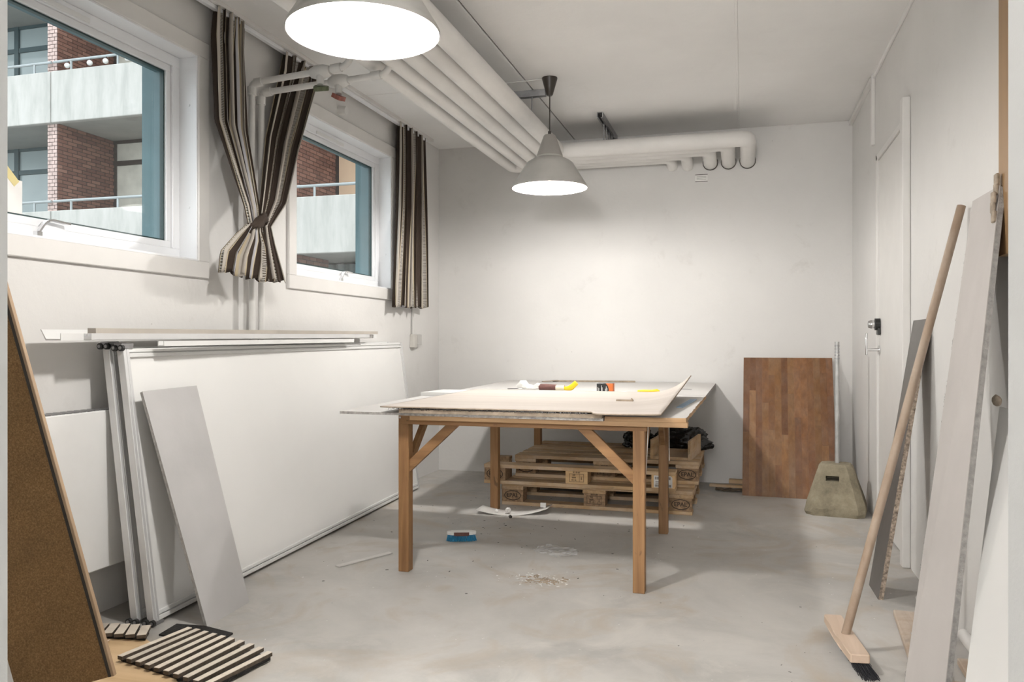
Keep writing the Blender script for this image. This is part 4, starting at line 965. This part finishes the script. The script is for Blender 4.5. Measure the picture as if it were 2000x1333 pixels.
near2 = [fl(188+k*22.0, 1236+k*1.2, zt) for k in range(5)]; far2 = [fl(x, y, zt) for x, y in ((205, 1218), (226, 1218), (246, 1219), (265, 1220), (286, 1222))]
slat_panel(near2[0]+V((0, 0, 0)), near2[-1], far2, 5, .030, .0062, 'small offcut of slatted panel lying beside the foot of the door panels')
c4 = [fl(310, 1243), fl(345, 1222), fl(455, 1240), fl(420, 1262)]
b = B(); prism(b, [(p.x, p.y) for p in (c4[0], c4[1], fl(400, 1226), c4[2], c4[3])], .0005, .0060); single('felt_offcut', b, FELT, 'piece of black felt under the rear corner of the slatted panel', 'felt')
pp = [fl(150, 1235), fl(262, 1237), fl(300, 1262), fl(400, 1420), fl(180, 1420)]
b = B(); prism(b, [(p.x, p.y) for p in pp], .0003, .0055, 0); single('plywood_offcut', b, PLYF, 'honey-coloured plywood piece flat on the floor under the slatted panel', 'plywood')
p, q_ = fl(205, 1262, .01), fl(236, 1252, .01)
b = B(); bar(b, fl(196, 1262, .009), fl(215, 1250, .009), .006, .005); single('match_stick', b, BEECH, 'tiny pale wood sliver on the honey-coloured plywood', 'sliver')
b = B(); bar(b, (-1.95, 1.60, .05), (-1.72, 1.60-.05, .012), .045, .02, bev=.001); bar(b, (-1.90, 1.66, .03), (-1.95, 1.64, .22), .012, .006, (0, 1, 0)); single('batten_scrap', b, MATS['pale_batten'], 'pale batten scrap in the corner behind the brown board', 'batten')

# ------------------------------------------------------------------ small things on the floor
sb = root('scrubbing_brush', (-1.40, 4.02, 0), 'scrubbing brush with white back and blue bristles beside the front left table leg', 'brush')
A = Matrix.Translation((-1.425, 3.985, 0)) @ Matrix.Rotation(.35, 4, 'Z')
def bone(n=28, L=.078, w_=.024): return [(L*math.cos(2*PI*k/n), (w_+.008*abs(math.cos(2*PI*k/n))**2)*math.sin(2*PI*k/n)) for k in range(n)]
b = B(); prism(b, bone(), .032, .050, M=A); bmesh.ops.bevel(b, geom=[e for e in b.edges], offset=.003, segments=1, affect='EDGES'); obj('brush_back', b, WHITEP, sb)
b = B(); prism(b, [(.040*math.cos(2*PI*k/20), -.020+.010*math.sin(2*PI*k/20)) for k in range(20)], .030, .0475, M=A @ Matrix.Translation((0, -.002, 0))); obj('grip', b, MAROON, sb)
b = B()
for i in range(22):
    for j in range(7):
        x = -.070+i*.0066; y = -.021+j*.007
        if (x/.078)**2+(y/.030)**2 > .96: continue
        p0 = A @ V((x, y, .033)); p1 = A @ V((x*1.10+random.uniform(-.002, .002), y*1.25, .001)); tube(b, [p0, p1], [.0024, .0034], 5)
o = obj('bristles', b, BLUEB, sb); o['kind'] = 'stuff'
b = B(); bar(b, fl(658, 1107, .004), fl(763, 1080, .004), .028, .006, bev=.001); single('white_lath', b, LATHW, 'short white lath lying on the floor in front of the door panels', 'lath')
# curled white card
b = B(); g = []
for j in range(4):
    row = []
    for i in range(17):
        t = i/16; x = -1.56+t*.42; y = 4.62+j*.045-.04*math.sin(t*PI)+.10*t; z = .002+.035*(2*t-1)**2*(.7+.3*t); row.append(b.verts.new((x, y, z)))
    g.append(row)
for j in range(3):
    for i in range(16): b.faces.new((g[j][i], g[j][i+1], g[j+1][i+1], g[j+1][i]))
o = single('curled_card', b, LATHW, 'curled strip of pale card around the foot of the rear left table leg', 'card', smooth=True); solidify(o, .003, 1)
rk = random.Random(4)
def lump(loc, s, mat, nm, lab, cat, grp=None, sq=(1, 1, 1)):
    b = B(); bmesh.ops.create_icosphere(b, subdivisions=2, radius=s)
    for v in b.verts: v.co = V((v.co.x*sq[0], v.co.y*sq[1], v.co.z*sq[2]))*(1+.35*mnoise.noise(v.co*(1.2/s)+V(loc)*9))
    mz = min(v.co.z for v in b.verts); b.transform(Matrix.Translation(V(loc)-V((0, 0, mz)))); return single(nm, b, mat, lab, cat, grp)
lump((-1.37, 4.67, .006), .018, LATHW, 'plaster_lump', 'rounded pale plaster lump on the middle of the curled card', 'rubble')
lump((-1.44, 4.66, .008), .010, PAPER, 'plaster_crumb', 'small white crumb on the curled card near the table leg', 'rubble')
lump((-1.325, 4.56, 0), .011, BROWNP, 'dark_crumb', 'small black crumb on the floor in front of the curled card', 'rubble')
b = B(); box(b, -1.20, -1.165, 4.79, 4.80, .026, .055, .001); single('card_scrap', b, PAPER, 'small upright white scrap at the right end of the curled card', 'scrap')
# crumpled film
b = B(); g = []
for j in range(11):
    row = []
    for i in range(15):
        x = -1.02+i*.017; y = 3.80+j*.018+.02*math.sin(i*.4); z = .001+.016*abs(mnoise.noise(V((x*14, y*14, 0))))+.004*rk.random(); row.append(b.verts.new((x, y, z)))
    g.append(row)
for j in range(10):
    for i in range(14):
        if (i-7)**2/50+(j-5)**2/26 < 1: b.faces.new((g[j][i], g[j][i+1], g[j+1][i+1], g[j+1][i]))
bmesh.ops.delete(b, geom=[v for v in b.verts if not v.link_faces], context='VERTS')
single('plastic_film', b, FILM, 'crumpled piece of clear film on the floor under the table', 'film')
# rubble pile in front of the table, crumbs everywhere
def chips(bm, c, sx_, sy_, n, smin, smax, rnd):
    for k in range(n):
        x = c[0]+rnd.gauss(0, sx_); y = c[1]+rnd.gauss(0, sy_); s = rnd.uniform(smin, smax); a_ = rnd.uniform(0, PI)
        if not (XL+.05 < x < XR-.05 and 1 < y < YB-.05): continue
        M = Matrix.Translation((x, y, 0)) @ Matrix.Rotation(a_, 4, 'Z'); ln = s*rnd.uniform(.7, 1.6); box(bm, -ln, ln, -s*.35, s*.35, .0002, s*.4, 0, M=M)
b = B(); chips(b, (-.86, 3.42), .045, .03, 70, .002, .010, rk); single('rubble_heap', b, HARDE, 'small heap of brown splinters on the floor in front of the table', 'rubble', kind='stuff')
b = B(); chips(b, (-.86, 3.43), .07, .04, 110, .001, .005, rk); chips(b, (-.8, 3.3), 1.0, .9, 160, .001, .003, rk); single('plaster_crumbs', b, PAPER, 'white plaster crumbs scattered over the concrete floor', 'crumbs', kind='stuff')
b = B(); chips(b, (-1.1, 4.4), .5, .6, 150, .001, .005, rk); chips(b, (.2, 2.6), .3, .4, 20, .001, .003, rk); single('dark_crumbs', b, BROWNP, 'dark crumbs scattered on the floor under and around the table', 'crumbs', kind='stuff')
# debris between pallets and worktop
for (a_, c_, w_, h_, z, lab) in (((-.235, 5.98, 0), (.05, 5.96, 0), .045, .018, .009, 'flat brown lath at the foot of the back wall, left of the worktop board'), ((-.10, 6.04, 0), (.10, 6.03, 0), .05, .03, .033, 'short brown offcut lying on the lath by the back wall')):
    b = B(); bar(b, (a_[0], a_[1], z), (c_[0], c_[1], z), w_, h_, bev=.002); single('lath_offcut', b, PALX, lab, 'offcut', 'offcuts at the foot of the back wall')
b = B(); g = []
for j in range(5):
    row = []
    for i in range(12):
        x = -.19+i*.02; y = 5.80+j*.022-.02*math.sin(i*.3); z = .003+.022*abs(mnoise.noise(V((x*16, y*16, 1)))); row.append(b.verts.new((x, y, z)))
    g.append(row)
for j in range(4):
    for i in range(11): b.faces.new((g[j][i], g[j][i+1], g[j+1][i+1], g[j+1][i]))
o = single('crumpled_rag', b, plain('dark_rag', (.12, .09, .06), .9, var=.3, scale=30), 'crumpled dark rag on the floor left of the worktop board', 'rag'); solidify(o, .003, 1)
# paper taped to the front window
pt = root('taped_note', (XL-.10, 2.21, 1.62), 'white paper note held by yellow tape on the front window glass', 'note')
b = B(); box(b, XL-.1035, XL-.1028, 2.02, 2.285, 1.43, 1.625); obj('paper', b, PAPER, pt)
b = B(); bar(b, (XL-.1022, 2.19, 1.68), (XL-.1022, 2.262, 1.61), .0006, .030, up=(0, 1, 1), bev=0); obj('tape', b, TAPE, pt)

# ------------------------------------------------------------------ apartment building outside
YA, YW = 12.9, 14.54
ZP = [(-.17, -.17), (2.63, 3.66), (5.43, 6.46), (8.23, 9.26)]
PARTX = [(-18.84, -18.60), (-13.55, -13.31), (-8.13, -7.89)]
ab = root('apartment_building', (-10.5, YA, -.1), 'apartment building outside with concrete balconies and brick partitions', 'building')
for lvl in (1, 2, 3):
    z0, z1 = ZP[lvl]
    b = B(); box(b, -24, -2.9, YA+.14, YW+.3, z0+.02, z0+.22); obj('floor_slab', b, SOFF, ab)
    for (x0, x1) in ((-24, -18.86), (-18.83, -13.36), (-13.34, -7.93), (-7.90, -2.9)):
        b = B(); box(b, x0, x1, YA, YA+.13, z0, z1, .012); obj('balcony_parapet', b, OUTC, ab)
        if lvl < 3:
            b = B(); tube(b, [(x0+.02, YA+.06, z1+.20), (x1-.02, YA+.06, z1+.20)], .028, 8)
            n = 5
            for k in range(n): xx = x0+.45+(x1-x0-.9)*k/(n-1); tube(b, [(xx, YA+.06, z1), (xx, YA+.06, z1+.20)], .022, 8)
            obj('balcony_rail', b, RAILM, ab)
# partitions: mortar core + bricks
brick_me = bpy.data.meshes.new('brick'); b = B(); box(b, -.006, .006, -.116, .116, -.0315, .0315, .003); b.to_mesh(brick_me); b.free(); brick_me.materials.append(BRICKM)
head_me = bpy.data.meshes.new('end_brick'); b = B(); box(b, -.056, .056, -.006, .006, -.0315, .0315, .003); b.to_mesh(head_me); b.free(); head_me.materials.append(PINKB)
count = 0
for (px0, px1) in PARTX:
    for lvl in (0, 1, 2):
        zb = ZP[lvl][1]-1.0 if lvl else .0; zt_ = ZP[lvl+1][0]+.02
        b = B(); box(b, px0, px1, YA+.135, YW-(0 if lvl else .30), zb, zt_); pw = obj('brick_partition', b, MORTAR, ab)
        stuff = B(); stuff2 = B()
        rows = int((zt_-zb)/.075)
        for rI in range(rows):
            z = zt_-.04-rI*.075
            vis = lvl == 1 and px1 in (-13.31, -7.89) and z > 3.66 and not (px1 == -7.89 and z > 4.75)
            y = YA+.135+.118+(0.125 if rI % 2 else 0)
            if rI % 2: ys = [YA+.135+.0585]+[y+.0025+k*.25 for k in range(6)]
            else: ys = [y+k*.25 for k in range(6)]
            for k, yy in enumerate(ys):
                half = (rI % 2 and k == 0)
                ye = YW-(0 if lvl else .30)
                if yy-.10 > ye: continue
                if yy+.116 > ye:
                    box(stuff, px1, px1+.012, yy-.116, ye, z-.0315, z+.0315); continue
                if vis and not half and count < 255:
                    o = bpy.data.objects.new('brick', brick_me); COL.objects.link(o); o.parent = pw
                    o.location = RM[ab].inverted() @ V((px1+.006, yy, z)); count += 1
                else: box(stuff, px1, px1+.012, yy-(.055 if half else .116), yy+(.055 if half else .116), z-.0315, z+.0315)
            for xx in ((px0+.06, px1-.06) if rI % 2 else (px0+.0, px0+.12, px1)):
                x0_, x1_ = max(px0, xx-.056), min(px1, xx+.056)
                box(stuff2, x0_+.003, x1_-.003, YA+.123, YA+.135, z-.0315, z+.0315)
        if len(stuff.verts): o = obj('brickwork', stuff, BRICKM, pw); o['kind'] = 'stuff'
        o = obj('brickwork', stuff2, PINKB if lvl else BRICKM, pw); o['kind'] = 'stuff'
def glazed(x0, x1, z0, z1, mull, transom, frame, pane_m, nm='facade_window'):
    b = B(); f = .07; y = YW
    box(b, x0, x1, y, y+.08, z1-f, z1); box(b, x0, x1, y, y+.08, z0, z0+f); box(b, x0, x0+f, y, y+.08, z0, z1); box(b, x1-f, x1, y, y+.08, z0, z1)
    xs = [x0]+mull+[x1]
    for m_ in mull: box(b, m_-.06, m_+.06, y-.02, y+.08, z0, z1)
    if transom: box(b, x0, x1, y-.01, y+.08, transom-.05, transom+.05)
    w_ = obj(nm, b, frame, ab)
    for a_, c_ in zip(xs, xs[1:]):
        for (za, zc) in (((z0, transom), (transom, z1)) if transom else ((z0, z1),)):
            p = B(); box(p, a_+.04, c_-.04, y+.03, y+.045, za+.04, zc-.04); obj('pane', p, pane_m, w_)
    return w_
for lvl in (0, 1, 2):
    zb = (ZP[lvl][0]+.22) if lvl else 0; zt_ = ZP[lvl+1][0]+.02
    glazed(-18.6, -13.55, zb, zt_, [-17.3, -16.0, -14.62], zt_-.55, DKFRAME, PANEG)
    glazed(-13.31, -10.6, zb, zt_, [-11.7], zt_-.50, DKPOST, NETC)
    b = B(); box(b, -10.6, -8.13, YW, YW+.1, zb, zt_); obj('rendered_panel', b, PEACH, ab)
    if lvl:
        b = B(); box(b, -7.89, -7.81, YW, YW+.12, zb, zt_); obj('door_post', b, DKPOST, ab)
        b = B(); box(b, -7.81, -2.9, YW, YW+.1, zb, zt_); obj('rendered_panel', b, PEACH, ab)
    else:
        b = B(); box(b, -8.4, -2.9, YW+.35, YW+.45, zb, zt_); obj('back_wall', b, DKPOST, ab)
        b = B(); g = []
        for i in range(200):
            x = -8.3+i*.026; y = YW+.10+.05*math.sin(i*.62)+.03*math.sin(i*.23); g.append((b.verts.new((x, y, zb+.05)), b.verts.new((x, y, zt_-.05))))
        for a_, c_ in zip(g, g[1:]): b.faces.new((a_[0], c_[0], c_[1], a_[1]))
        o = obj('drape', b, GREYC, ab, True); solidify(o, .01, 0)
b = B(); box(b, -24, -2.9, YW+.46, YW+.8, -.1, 9.3); obj('rear_wall', b, SOFF, ab)
for k, (x, dz) in enumerate(((-12.98, 0), (-12.30, 0), (-11.95, 0), (-11.40, .0))):
    x = [-12.95, -12.40, -12.02, -11.50][k]
    lp = root('festoon_lamp', (x, YA+.06, 6.46), 'small white party lamp on the upper balcony rail outside, ' + ['leftmost of the four', 'second from the left', 'third from the left', 'rightmost of the four'][k], 'lamp', 'party lamps on the balcony rail')
    b = B(); bmesh.ops.create_icosphere(b, subdivisions=2, radius=.055); b.transform(Matrix.Translation((x, YA+.02, 6.545))); obj('globe', b, WHITEP, lp, True)
    b = B(); tube(b, [(x, YA+.06, 6.66), (x, YA+.02, 6.59)], .008, 6); obj('wire', b, BLACK, lp)
b = B(); box(b, -40, 1, 6.5, 60, -.3, -.1); box(b, -40, -2.7, -20, 6.5, -.3, -.1); struct('ground', b, plain('outdoor_paving', (.30, .30, .29), .9))
